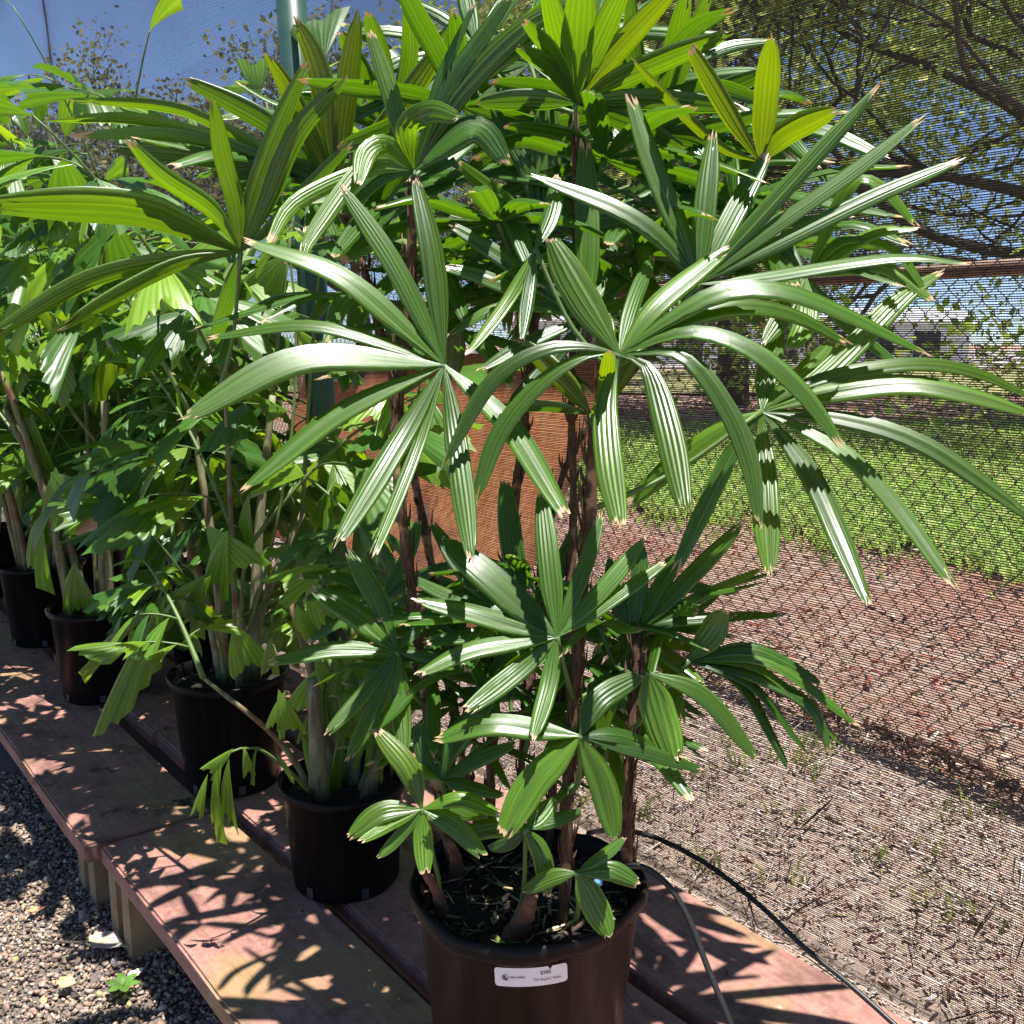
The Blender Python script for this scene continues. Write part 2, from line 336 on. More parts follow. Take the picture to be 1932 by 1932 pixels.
sheet('lawn', [gl(1140, 915)] + [gl(x_, 945 + (x_ - 1220) * .172 + 14 * math.sin(x_ * .021) + 9 * math.sin(x_ * .057)) for x_ in range(1220, 2300, 30)] + [ gl(2600, 820), gl(1900, 790), gl(1150, 795), gl(700, 800), gl(700, 850)], .03, M['lawn'])
sheet('dry_lawn', [gl(200, 738), gl(2800, 748), gl(2800, 702), gl(200, 696)], .034, M['dry_lawn'])
sheet('paved_lot', [gl(200, 693), gl(2800, 697), gl(2800, 662), gl(200, 660)], .038, M['lot'])

# base shapes for scatter
def ico_variants(nv, seed, sub=1, flat=.62):
    out = []; r = np.random.default_rng(seed)
    for k in range(nv):
        bm = bmesh.new(); bmesh.ops.create_icosphere(bm, subdivisions=sub, radius=.5)
        v = np.array([p.co[:] for p in bm.verts]); f = np.array([[q.index for q in p.verts] for p in bm.faces]); bm.free()
        for _ in range(8):        # chip planes off, so the stone is angular
            d = r.normal(size=3); d /= np.linalg.norm(d); h = v @ d; cut = r.uniform(.14, .36); v = v - np.outer(np.maximum(h - cut, 0), d)
        v *= r.uniform(.75, 1.15, 3) * np.array([1, .85, flat]); out.append((v, f))
    return out
rng = np.random.default_rng(11)
def pal(n, cols, p, rng, var=.18):
    c = np.array(cols)[rng.choice(len(cols), n, p=p)] * rng.uniform(1 - var, 1 + var, (n, 1)); return np.clip(c * rng.uniform(.94, 1.06, (n, 3)), 0, 1)
GC = [(.27, .195, .150), (.36, .275, .215), (.15, .112, .092), (.37, .225, .15), (.52, .43, .34), (.46, .37, .18)]
GP = [.36, .27, .18, .09, .07, .03]
def gravel_positions(n, rng, s0, s1, p0, p1):
    s = rng.uniform(s0, s1, n); p = rng.uniform(p0, p1, n)
    return np.stack([BD.x * s + BP.x * p, BD.y * s + BP.y * p, np.zeros(n)], 1)
# coarse stones on fine ones, only where the path lies (in view or close beside it)
V0, V1 = ico_variants(8, 1, 1), ico_variants(8, 2, 1)
N = 44000; P = gravel_positions(N, rng, .8, 3.2, -.25, .80); sz = rng.gamma(4.0, .0022, N) + .0045; P[:, 2] = sz * .15 + rng.uniform(0, .007, N)
scatter('gravel', V0, P, rotmats(N, rng, .5), sz, pal(N, GC, GP, rng), M['stone'], rng)
N = 5000; P = gravel_positions(N, rng, 3.4, 8, -.5, .8); sz = rng.gamma(6, .0028, N) + .006; P[:, 2] = sz * .2
scatter('gravel', V0[:3], P, rotmats(N, rng, .5), sz, pal(N, GC, GP, rng), M['stone'], rng)

# mulch and dry straw between the cloth and the fence, sparser beyond it
def chip_variants(k, seed):
    r = np.random.default_rng(seed); out = []
    for _ in range(k):
        a = r.uniform(.35, .9, 4); v = np.array([(-.5, -.12 * a[0], 0), (-.3, .13 * a[1], .03), (.5, .10 * a[2], 0), (.35, -.15 * a[3], .03), (-.45, -.1, .07), (-.3, .11, .09), (.46, .08, .06), (.34, -.12, .08)])
        out.append((v, np.array([(4, 7, 6, 5), (0, 1, 2, 3), (0, 3, 7, 4), (3, 2, 6, 7), (2, 1, 5, 6), (1, 0, 4, 5)])))
    return out
CV = chip_variants(6, 5)
def chip_field(name, n, region, size, cols, pr, rng, lift=.0, tilt=.25, variants=CV, aspect=(1, 1, 1)):
    P = region(n, rng); n = len(P); sz = rng.gamma(4, size / 4, n)[:, None] * np.array(aspect); P[:, 2] += lift + rng.uniform(0, .02, n)
    return scatter(name, variants, P, rotmats(n, rng, tilt), sz, pal(n, cols, pr, rng, .3), M['chip'], rng)
def strip(n, rng, s0=-.6, s1=7.5, p0=1.50, p1=None):
    """between the cloth line and the fence"""
    s = s0 + (s1 - s0) * rng.uniform(0, 1, n) ** 1.5; p = rng.uniform(p0, 3.4, n) ** 1.0
    q = np.stack([BD.x * s + BP.x * p, BD.y * s + BP.y * p, np.zeros(n)], 1); d = (q[:, 0] - F0.x) * FN.x + (q[:, 1] - F0.y) * FN.y
    return q[d < .15]
def beyond(n, rng):
    u = rng.uniform(-2.5, 7, n); d = rng.uniform(.0, 1, n) ** 1.4 * 4.2
    return np.stack([F0.x + FD.x * u + FN.x * d, F0.y + FD.y * u + FN.y * d, np.zeros(n)], 1)
MC = [(.60, .47, .41), (.54, .38, .32), (.70, .60, .54), (.30, .18, .14), (.52, .46, .18), (.78, .73, .67)]
chip_field('mulch', 60000, strip, .017, MC, [.36, .28, .18, .06, .05, .07], rng, 0, .12)
chip_field('dry_straw', 4200, lambda n, r: strip(n, r, -.4, 4.5), .085, [(.64, .54, .44), (.50, .38, .29), (.74, .67, .60)], [.45, .3, .25], rng, .012, .12, CV, (1, .11, .11))
RC = [(.56, .25, .16), (.46, .17, .10), (.66, .46, .34), (.72, .60, .48), (.28, .11, .07)]
chip_field('red_mulch', 15000, beyond, .034, RC, [.28, .24, .22, .12, .14], rng, 0, .3)
chip_field('twig_litter', 1300, beyond, .14, [(.36, .26, .18), (.20, .13, .09), (.55, .46, .37)], [.4, .35, .25], rng, .012, .14, CV, (1, .14, .14))
# ridge of debris, coloured dark for black edging plus shadow, along the foot of the fence
def ridge(n, rng):
    u = rng.uniform(-1.5, 6, n); d = rng.normal(.05, .045, n); return np.stack([F0.x + FD.x * u + FN.x * d, F0.y + FD.y * u + FN.y * d, .05 * np.exp(-(d / .09) ** 2)], 1)
chip_field('soil_shadow_ridge', 1500, ridge, .045, [(.06, .028, .02), (.14, .065, .045), (.26, .14, .10), (.50, .36, .27)], [.25, .3, .25, .2], rng, 0, .6)

# lawn blades and little weeds
def blades(name, P, h, cols, pr, lean=.45, w=.012):
    n = len(P); a = rng.uniform(0, 2 * np.pi, n); hh = rng.uniform(.5, 1.2, n) * h; d = np.stack([np.cos(a), np.sin(a), np.zeros(n)], 1); e = np.stack([-np.sin(a), np.cos(a), np.zeros(n)], 1)
    up = np.array([0, 0, 1.0]); m1 = P + d * (hh * lean * .35)[:, None] + up * (hh * .6)[:, None]; t = P + d * (hh * lean)[:, None] + up * hh[:, None]; ww = (w * rng.uniform(.6, 1.3, n))[:, None]
    V = np.stack([P - e * ww, P + e * ww, m1 + e * ww * .8, m1 - e * ww * .8, t + e * ww * .1, t - e * ww * .1], 1).reshape(-1, 3)
    b = (np.arange(n) * 6)[:, None]; F = np.concatenate([b + np.array([[0, 1, 2, 3]]), b + np.array([[3, 2, 4, 5]])], 0); c = pal(n, cols, pr, rng, .3)
    return tag(link(name, big_mesh(name, V, F, M['blade'], np.concatenate([c, c]))), kind='stuff')
def lawn_pts(n):
    px = rng.uniform(600, 2150, n); t = rng.uniform(0, 1, n) ** .7
    out = []
    for x, k in zip(px, t):
        edge = 935 + (x - 1140) * .172 + rng.normal(0, 20) + 12 * math.sin(x * .021) + 8 * math.sin(x * .057); y = 798 + (edge - 798) * k; x0, f, u = ray(x, y); s = (.03 - CAM_Z) / u; out.append((x0 * s, f * s, .03))
    return np.array(out)
blades('lawn_grass', lawn_pts(26000), .075, [(.30, .50, .07), (.40, .58, .11), (.52, .56, .18), (.20, .34, .06)], [.35, .32, .22, .11], .9, .013)
q = strip(90, rng, -.3, 3.5); W_ = np.repeat(q, 9, 0); W_[:, :2] += rng.normal(0, .028, (len(W_), 2))
blades('weed_tufts', W_, .055, [(.25, .28, .06), (.38, .38, .12), (.15, .20, .05)], [.4, .3, .3], .9, .0045)
far = np.stack([rng.uniform(-2, 14, 3500), rng.uniform(12, 24, 3500), np.zeros(3500)], 1)
chip_field('far_litter', 3500, lambda n, r: far.copy(), .10, RC, [.28, .24, .22, .12, .14], rng, 0, .3)

# ------------------------------------------------------------------ benches
BR = math.atan2(BD.y, BD.x)
def plank(parent, s0, s1, p0, p1, z1, th, seed):
    """p0..p1 across; local x runs along the bench, local y = -p"""
    bm = bmesh.new(); bmesh.ops.create_cube(bm, size=1)
    bmesh.ops.scale(bm, vec=(s1 - s0, p1 - p0, th), verts=bm.verts)
    r = random.Random(seed)
    es = [e for e in bm.edges if abs((e.verts[0].co - e.verts[1].co).x) > .1]
    bmesh.ops.subdivide_edges(bm, edges=es, cuts=14)
    bmesh.ops.bevel(bm, geom=[e for e in bm.edges if e.calc_face_angle(0) > 1], offset=.005, segments=2, affect='EDGES')
    for v in bm.verts:
        v.co.z += .0025 * math.sin(v.co.x * 5 + seed) + r.uniform(-.0006, .0006); v.co.y += .002 * math.sin(v.co.x * 7.3 + seed * 2)
    me = bpy.data.meshes.new('plank'); bm.to_mesh(me); bm.free(); me.materials.append(M['plank'])
    for f in me.polygons: f.use_smooth = False
    o = link('plank', me, parent, (( s0 + s1) / 2, -(p0 + p1) / 2, z1 - th / 2))
    for x in ((s1 - s0) / 2 - .06, (s1 - s0) / 2 - .52, -(s1 - s0) / 2 + .08):
        for y in (-(p1 - p0) * .32, (p1 - p0) * .30):
            b = MB(); b.tube([(x + r.uniform(-.012, .012), y, th / 2 - .004), (x, y, th / 2 + .0032)], .0042, 10); b.build('screw_head', M['rail'], o)
    return o
def bench(label, s0, s1, rows, supports):
    o = empty('slatted_bench', (0, 0, 0), BR); tag(o, label, 'bench', 'low plank benches')
    for k, (a, b, p0, p1) in enumerate(rows): plank(o, a, b, p0, p1, .20, .045, k + s0)
    for s in supports:
        for p, dx in ((.60, .0), (.98, .01), (1.32, 0)):
            for d in (-.045, .045):
                b = MB(); b.box((s + d, -p - dx, .0755), .05, .10 if p < .9 else .14, .157); m = b.build('support', M['block'], o, smooth=False)
    return o
bench('low red plank bench carrying the lady palm, nearest the camera', .2, 2.18,
      [(.1, 2.182, .548, .826), (.1, 2.75, .858, 1.134), (.1, 2.62, 1.166, 1.425)], (2.08, .9))
bench('low red plank bench further back under the fishtail palms', 2.19, 6.4,
      [(2.192, 5.2, .515, .80), (2.757, 6.2, .852, 1.128), (2.627, 6.3, 1.160, 1.42), (5.206, 8.6, .52, .80), (6.206, 8.6, .855, 1.13)], (2.34, 4.1, 5.9))

# ------------------------------------------------------------------ pots
def torn(th, i, z, amp=1.0, seed=0):
    return (.0025 * math.sin(3 * th + seed) + .0015 * math.sin(7 * th + 1 + seed)) * amp, (.004 * math.sin(2 * th + seed) + .002 * math.sin(9 * th)) * amp if i in (4, 5, 6, 7) else 0
def make_pot(parent, r_top, r_bot, h, mtl, lip=.022, soil_drop=.05, wob=.4, seed=0, soil_mesh=True):
    b = MB(); k = (r_top - r_bot) / h
    prof = [(0.0, .001), (r_bot * .97, .001), (r_bot, .008), (r_top - k * lip - .004, h - lip - .004), (r_top - k * lip * .5 + .004, h - lip), (r_top + .006, h - lip * .8), (r_top + .007, h - .003), (r_top + .003, h), (r_top - .002, h - .002), (r_top - .006, h - lip), (r_top - .008 - k * h * .5, h * .5)]
    b.lathe(prof, 64, lambda th, i, z: torn(th, i, z, wob * (.7 if z < h * .8 else 1.5), seed))
    pot = b.build('pot', mtl, parent)
    for a in range(6):      # drain slots round the foot
        c = MB(); th = a * math.pi / 3 + .4 + seed; rr = r_bot + k * .018 + .0012
        c.add([((rr) * math.cos(th + d), (rr) * math.sin(th + d), z) for d, z in ((-.07, .008), (.07, .008), (.07, .030), (-.07, .030))], [(0, 1, 2, 3)])
        c.build('drain_slot', M['dark_open'], pot)
    # soil, lumpy
    s = MB(); rs = r_top - .009 - k * soil_drop; n, m = 40, 9; rr = random.Random(seed); vs = [(0, 0, h - soil_drop + .01)]
    for i in range(1, m + 1):
        for j in range(n):
            t = 2 * math.pi * j / n; q = rs * i / m; vs.append((q * math.cos(t), q * math.sin(t), h - soil_drop + (rr.uniform(-.006, .008) + .008 * math.sin(q * 40 + t * 3)) * (i < m)))
    fs = [(0, 1 + j, 1 + (j + 1) % n) for j in range(n)] + [(1 + (i - 1) * n + j, 1 + i * n + j, 1 + i * n + (j + 1) % n, 1 + (i - 1) * n + (j + 1) % n) for i in range(1, m) for j in range(n)]
    s.add(vs, fs); s.build('soil', M['soil'], parent); return pot

# ------------------------------------------------------------------ leaflets
def leaflet_mesh(pts, w, nrm, rng, ribs=3, rows=15, mtl='lady', tipw=.5, arch=.10, pleat=.07, twist=0.0, base=.10):
    P = [Vector(p) for p in bez(pts, rows)]; L = sum((P[i + 1] - P[i]).length for i in range(rows - 1)); nc = 2 * ribs + 1; b = MB(); vs = []; uvs = []
    nrm = Vector(nrm).normalized(); teeth = [rng.uniform(-.035, .03) for _ in range(nc)]; full = rng.uniform(.34, .46)
    if rng.random() < .4: teeth[rng.randrange(1, nc - 1)] = -rng.uniform(.06, .13)
    asym = rng.uniform(-.12, .12)
    for i in range(rows):
        s = i / (rows - 1); t = (P[min(i + 1, rows - 1)] - P[max(i - 1, 0)]).normalized(); n = nrm - t * nrm.dot(t)
        if n.length < .05: n = Vector((0, -1, .2)) - t * Vector((0, -1, .2)).dot(t)
        n.normalize(); side = t.cross(n); a = twist * s; side, n = side * math.cos(a) + n * math.sin(a), n * math.cos(a) - side * math.sin(a)
        pr = base + (1 - base) * math.sin(min(1, s / full) * math.pi / 2) ** 1.15
        if s > .62: pr *= 1 - (1 - tipw) * ((s - .62) / .38) ** 1.7
        wd = w * pr
        for c in range(nc):
            u = c / (nc - 1) - .5; z = (pleat * (1 if c % 2 else -1) * (1.2 - .5 * s) - arch * (2 * u) ** 2 * 1.1) * wd
            q = P[i] + side * (u + asym * .1 * s) * wd + n * z
            if i == rows - 1: q += t * L * (teeth[c] - .02 * abs(u) * 2)
            if i == rows - 2: q += t * L * teeth[c] * .3
            vs.append(q); uvs.append((u + .5, s))
    b.add(vs, [(i * nc + c, i * nc + c + 1, (i + 1) * nc + c + 1, (i + 1) * nc + c) for i in range(rows - 1) for c in range(nc - 1)], uvs); return b.mesh('leaflet', M[mtl])

# ------------------------------------------------------------------ the lady palm in front
POT = Vector((.020, 1.312, .20)); H_POT = .348
lady = empty('lady_palm', POT); tag(lady, 'large potted lady palm with glossy fan leaves and a price label on its pot', 'potted palm')
make_pot(lady, .160, .124, H_POT, M['pot_brown'], lip=.026, soil_drop=.045, wob=1.0, seed=2)
SOIL_Z = POT.z + H_POT - .045
def canep(base, pts, r0, r1):
    b3 = on_z(base[0], base[1], SOIL_Z); out = [b3 - Vector((0, 0, .02))]; out.append(b3 + Vector((0, 0, .01)))
    for (x, y, Y) in pts: out.append(at(x, y, Y))
    P = [Vector(p) for p in bez(out, 26)]; r = random.Random(int(base[0])); b = MB()
    rad = [.60 * (r0 + (r1 - r0) * i / 25) * (1 + .18 * math.sin(i * 2.7) + r.uniform(-.08, .08)) for i in range(26)]
    b.tube([p - POT for p in P], rad, 9); o = b.build('cane', M['cane'], lady)
    # leaf-sheath remnants: ragged fibres and pale husks standing off the cane
    h = MB()
    for i in range(3, 25):
        for _ in range(5):
            a = r.uniform(0, 6.28); d = Vector((math.cos(a), math.sin(a), 0)); p = P[i] - POT + d * rad[i] * .9; q = p + d * r.uniform(.002, .010) + Vector((0, 0, r.uniform(.015, .05)))
            h.tube([p, (p + q) / 2 + d * .002, q], [.0022, .0016, .0004], 4)
    tag(h.build('sheath_fibre', M['cane'], o), kind='stuff'); return P
CANES = []
CANES.append(canep((856, 1652), [(828, 1500, 1.36), (812, 1380, 1.38), (792, 1220, 1.40), (770, 1060, 1.42), (752, 900, 1.44), (750, 780, 1.46), (772, 560, 1.50), (783, 335, 1.54)], .014, .013))
CANES.append(canep((1063, 1745), [(1070, 1560, 1.24), (1075, 1400, 1.27), (1088, 1250, 1.29), (1100, 1100, 1.31), (1113, 960, 1.33), (1120, 850, 1.34), (1150, 700, 1.36)], .012, .015))
CANES.append(canep((1035, 1612), [(1050, 1400, 1.40), (1072, 1150, 1.44), (1082, 950, 1.48), (1078, 780, 1.52), (1085, 500, 1.58), (1086, 215, 1.64)], .011, .009))
CANES.append(canep((1182, 1672), [(1183, 1540, 1.27), (1190, 1400, 1.28), (1200, 1290, 1.30), (1202, 1200, 1.32)], .016, .010))
CANES.append(canep((927, 1590), [(925, 1450, 1.44), (935, 1300, 1.48), (965, 1000, 1.56), (1000, 700, 1.64), (1020, 440, 1.70)], .013, .012))
CANES.append(canep((985, 1580), [(985, 1420, 1.46), (1010, 1200, 1.52), (1060, 900, 1.60), (1180, 720, 1.62), (1290, 600, 1.60)], .010, .007))
CANES.append(canep((905, 1585), [(870, 1420, 1.50), (830, 1150, 1.58), (760, 800, 1.66), (690, 520, 1.72), (640, 380, 1.76)], .012, .011))
CANE_PTS = [p for c in CANES for p in c]
LR = random.Random(7)
TINTS = {'g': (1, 1, 1), 'y': (1.5, 1.1, .5), 'l': (1.3, 1.2, .9), 'd': (.7, .8, .9), 'n': (1.25, 1.15, .7)}  # per-leaflet tints; lit, shaded and backlit tones are painted in here
def petiole_to(hub, lo=.05):
    best = None
    for p in CANE_PTS:
        dz = hub.z - p.z
        if dz < lo: continue
        d = (hub - p).length + abs(dz - .16) * .6
        if best is None or d < best[0]: best = (d, p)
    return best[1] if best else Vector((hub.x, hub.y, SOIL_Z))
def lframe(hub, tint, attach=None, thick=.0032):
    a = attach or petiole_to(hub); mid = (hub + a) / 2 + Vector((0, 0, -.02)) + (a - hub).cross(Vector((0, 0, 1))) * .06
    b = MB(); b.tube([p - POT for p in [Vector(q) for q in bez([a, mid, hub], 9)]], [thick * 1.35, thick * 1.25, thick * 1.2, thick * 1.1, thick, thick, thick, thick * 1.1, thick * 1.4], 6)
    return b.build('frond', M['petiole'], lady)
def frond(hub, Y, leaves, n=(0, -.62, .78), lean=1.0, tint='g', L=.31, attach=None, stem=True):
    """leaves: [((x,y) via..., (x,y) tip), width px, optional tint, optional tip depth change]"""
    h3 = at(hub[0], hub[1], Y); fr = lframe(h3, tint, attach)
    for lf in leaves:
        pp, w = lf[0], lf[1]; tn = lf[2] if len(lf) > 2 and lf[2] else tint
        tip = pp[-1]; dx, dy = tip[0] - hub[0], tip[1] - hub[1]; l = math.hypot(dx, dy); sc = mpp(hub[0], hub[1], Y)
        if len(lf) > 3: dY = lf[3]
        else: dY = -(dy / l) * math.sqrt(max(.10 ** 2, L * L - (l * sc) ** 2)) * .62 * lean
        path = [hub] + list(pp)
        if len(path) == 2: path.insert(1, ((hub[0] + tip[0]) / 2 + LR.uniform(-8, 8), (hub[1] + tip[1]) / 2 - .07 * abs(dx) - 4))
        ds = [0]
        for i in range(1, len(path)): ds.append(ds[-1] + math.hypot(path[i][0] - path[i - 1][0], path[i][1] - path[i - 1][1]))
        pts = [at(x, y, Y + dY * (d / ds[-1]) ** 1.3) for (x, y), d in zip(path, ds)]
        wm = w * mpp(tip[0], tip[1], Y + dY * .6) * .90
        nn = Vector(n) + Vector((LR.uniform(-.22, .22), LR.uniform(-.1, .1), LR.uniform(-.1, .1)))
        me = leaflet_mesh([p - POT for p in pts], wm, nn, LR, ribs=2 if w < 34 else (3 if w < 46 else (4 if w < 66 else 5)), twist=LR.uniform(-.3, .3), tipw=LR.uniform(.28, .5), pleat=LR.uniform(.06, .11))
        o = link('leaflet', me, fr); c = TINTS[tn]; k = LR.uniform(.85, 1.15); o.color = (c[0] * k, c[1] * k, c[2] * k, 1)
    return fr
BACK = dict(n=(0, -.80, -.55), lean=-.85)
UP = dict(n=(0, -.92, .25), lean=.35)
# -- big front fan, left
frond((838, 688), 1.36, [(((650, 520), (455, 450)), 60), (((745, 500), (640, 345)), 46), (((818, 480), (785, 335)), 54), (((600, 612), (385, 637)), 42), (((570, 672), (345, 788)), 76, None, -.12), (((640, 775), (450, 930)), 56, None, -.12),
      (((745, 840), (635, 1025)), 56, None, -.22), (((778, 860), (700, 1055)), 33, None, -.22), (((862, 850), (890, 1058)), 52, None, -.23), (((965, 800), (1072, 975)), 62, None, -.20), (((700, 560), (560, 430)), 26, 'd', .18)])
# -- centre fan with hanging blades
frond((1168, 668), 1.30, [(((1105, 652), (1020, 658), (926, 719), (838, 875)), 36), (((1110, 668), (1027, 712), (943, 811), (895, 949)), 44), (((1156, 700), (1142, 770), (1148, 870), (1169, 992)), 60, 'l', -.20), (((1222, 692), (1258, 800), (1292, 965)), 60, 'l', -.19),
      (((1290, 668), (1375, 770), (1418, 880), (1432, 990)), 48, None, -.12), (((1300, 622), (1420, 655), (1520, 740), (1592, 845)), 54, None, -.08), (((1240, 570), (1372, 465)), 56, 'l', .10), (((1275, 592), (1370, 545), (1479, 545), (1600, 590), (1752, 668)), 58, 'g', .02),
      (((1290, 600), (1400, 575), (1500, 592), (1603, 648)), 46, None, .08), (((1142, 640), (1146, 592)), 44, 'y', .05), (((1088, 540), (1037, 447)), 74, 'l', .06), (((1200, 560), (1235, 480)), 34, 'd', .18)], lean=1)
frond((1116, 782), 1.38, [(((1040, 770), (915, 772)), 30, 'd'), (((1060, 720), (980, 645)), 50, 'y', .05), (((1170, 720), (1215, 640)), 50, 'y', .06), (((1140, 740), (1150, 660)), 34, 'y')], **BACK)
# -- right upper fan
frond((1318, 535), 1.42, [(((1250, 448), (1160, 388), (1005, 330)), 48, None, .05), (((1285, 430), (1240, 320), (1190, 175)), 54, None, .10), (((1330, 390), (1345, 248)), 48, None, .10), (((1375, 420), (1447, 290)), 50), (((1405, 440), (1527, 306), (1663, 160)), 38), (((1440, 440), (1615, 316), (1744, 218)), 42),
      (((1470, 455), (1649, 367), (1812, 301)), 42), (((1430, 522), (1683, 484), (1829, 497)), 44, None, -.05), (((1290, 450), (1220, 400)), 30, 'd', .2), (((1395, 470), (1480, 400)), 40, 'd')], n=(.1, -.7, .7))
# -- right fan
frond((1437, 776), 1.40, [(((1564, 737), (1717, 720), (1853, 747), (1960, 785)), 64, 'l', -.05), (((1581, 786), (1751, 839), (1960, 985)), 50, None, -.12), (((1500, 800), (1598, 853), (1700, 961), (1806, 1112)), 46, None, -.18), (((1470, 812), (1533, 893), (1588, 1012), (1640, 1143)), 56, None, -.21),
      (((1440, 830), (1446, 950), (1452, 1082)), 58, 'l', -.22), (((1387, 842), (1336, 944), (1272, 1080)), 38, 'd', -.06), (((1375, 800), (1270, 870), (1180, 955)), 58, 'l', .04), (((1520, 722), (1640, 692), (1751, 683), (1853, 703), (1960, 755)), 42, 'l', .06),
      (((1448, 700), (1472, 608)), 48, None, .16), (((1500, 715), (1570, 640)), 44, None, .16), (((1560, 700), (1700, 560), (1780, 510)), 52, 'l', .14)])
# -- left dark fan, lit from behind
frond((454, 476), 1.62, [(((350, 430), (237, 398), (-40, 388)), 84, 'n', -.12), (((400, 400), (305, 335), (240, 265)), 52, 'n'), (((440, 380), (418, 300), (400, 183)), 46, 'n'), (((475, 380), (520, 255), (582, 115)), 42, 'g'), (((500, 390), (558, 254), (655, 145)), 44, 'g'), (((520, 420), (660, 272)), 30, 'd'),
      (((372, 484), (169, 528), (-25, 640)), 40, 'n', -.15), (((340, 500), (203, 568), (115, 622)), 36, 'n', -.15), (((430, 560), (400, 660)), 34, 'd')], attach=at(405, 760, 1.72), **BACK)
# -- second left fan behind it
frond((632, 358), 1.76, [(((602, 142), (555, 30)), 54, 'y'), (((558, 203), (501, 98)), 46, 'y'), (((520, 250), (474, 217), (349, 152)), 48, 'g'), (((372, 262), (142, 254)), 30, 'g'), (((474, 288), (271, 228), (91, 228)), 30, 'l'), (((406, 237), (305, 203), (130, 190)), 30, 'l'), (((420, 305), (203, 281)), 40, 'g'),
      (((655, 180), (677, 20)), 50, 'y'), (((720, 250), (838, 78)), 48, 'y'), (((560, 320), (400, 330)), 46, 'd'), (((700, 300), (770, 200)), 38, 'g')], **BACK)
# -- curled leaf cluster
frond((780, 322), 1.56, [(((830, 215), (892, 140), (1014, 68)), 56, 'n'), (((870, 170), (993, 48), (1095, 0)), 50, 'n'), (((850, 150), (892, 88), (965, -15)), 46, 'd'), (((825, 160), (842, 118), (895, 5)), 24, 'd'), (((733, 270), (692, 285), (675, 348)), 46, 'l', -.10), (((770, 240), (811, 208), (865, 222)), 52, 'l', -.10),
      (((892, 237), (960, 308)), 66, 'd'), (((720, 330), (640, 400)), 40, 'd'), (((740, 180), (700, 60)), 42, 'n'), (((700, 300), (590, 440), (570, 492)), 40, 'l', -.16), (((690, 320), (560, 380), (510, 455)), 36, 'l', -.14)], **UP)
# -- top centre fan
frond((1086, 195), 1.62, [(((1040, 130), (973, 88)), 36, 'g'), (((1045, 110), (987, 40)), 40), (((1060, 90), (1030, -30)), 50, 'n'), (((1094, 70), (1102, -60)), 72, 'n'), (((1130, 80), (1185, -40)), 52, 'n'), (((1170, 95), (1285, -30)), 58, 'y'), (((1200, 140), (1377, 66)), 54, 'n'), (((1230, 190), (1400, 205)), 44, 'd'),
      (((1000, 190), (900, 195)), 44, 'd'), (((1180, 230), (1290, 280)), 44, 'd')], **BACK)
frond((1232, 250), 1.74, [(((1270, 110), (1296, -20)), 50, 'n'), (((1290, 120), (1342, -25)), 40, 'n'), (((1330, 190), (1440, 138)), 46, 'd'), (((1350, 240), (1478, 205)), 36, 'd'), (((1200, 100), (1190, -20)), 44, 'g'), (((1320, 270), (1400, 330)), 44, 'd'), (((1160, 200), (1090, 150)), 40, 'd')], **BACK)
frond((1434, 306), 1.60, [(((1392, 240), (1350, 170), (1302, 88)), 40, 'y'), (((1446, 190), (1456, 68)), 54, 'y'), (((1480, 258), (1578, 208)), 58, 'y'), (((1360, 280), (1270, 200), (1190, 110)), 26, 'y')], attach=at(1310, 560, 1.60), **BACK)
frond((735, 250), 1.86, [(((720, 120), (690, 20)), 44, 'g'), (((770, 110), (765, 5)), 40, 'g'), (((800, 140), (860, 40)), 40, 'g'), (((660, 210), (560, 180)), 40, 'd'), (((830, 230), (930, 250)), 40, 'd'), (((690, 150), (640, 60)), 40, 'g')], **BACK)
# -- inner fans
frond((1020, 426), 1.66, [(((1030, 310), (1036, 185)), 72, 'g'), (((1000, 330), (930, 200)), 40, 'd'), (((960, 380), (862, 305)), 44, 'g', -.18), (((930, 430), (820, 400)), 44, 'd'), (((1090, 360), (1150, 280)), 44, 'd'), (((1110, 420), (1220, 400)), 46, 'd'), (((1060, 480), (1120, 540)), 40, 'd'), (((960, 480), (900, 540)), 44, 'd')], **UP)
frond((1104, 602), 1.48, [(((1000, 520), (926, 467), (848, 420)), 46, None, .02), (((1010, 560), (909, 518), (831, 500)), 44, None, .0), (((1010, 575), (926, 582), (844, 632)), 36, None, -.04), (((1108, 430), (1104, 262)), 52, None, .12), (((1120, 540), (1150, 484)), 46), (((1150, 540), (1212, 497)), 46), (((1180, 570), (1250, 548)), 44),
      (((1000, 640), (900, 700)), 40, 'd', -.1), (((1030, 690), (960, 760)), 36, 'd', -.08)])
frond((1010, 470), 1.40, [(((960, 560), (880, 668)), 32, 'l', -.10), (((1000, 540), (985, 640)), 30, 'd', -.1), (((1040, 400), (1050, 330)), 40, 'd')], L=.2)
frond((1520, 520), 1.56, [(((1640, 440), (1735, 430)), 40, 'n', -.04), (((1600, 350), (1660, 345), (1730, 425)), 42, 'l', -.06), (((1660, 500), (1760, 565)), 40, 'l', -.06), (((1590, 450), (1690, 470), (1755, 560)), 34, 'l', -.05), (((1520, 600), (1490, 660)), 50, 'l', -.1), (((1480, 590), (1440, 650)), 44, 'l', -.08), (((1590, 600), (1700, 690)), 40, 'd', 0), (((1470, 440), (1420, 380)), 44, 'd', .1)], attach=at(1290, 610, 1.58))
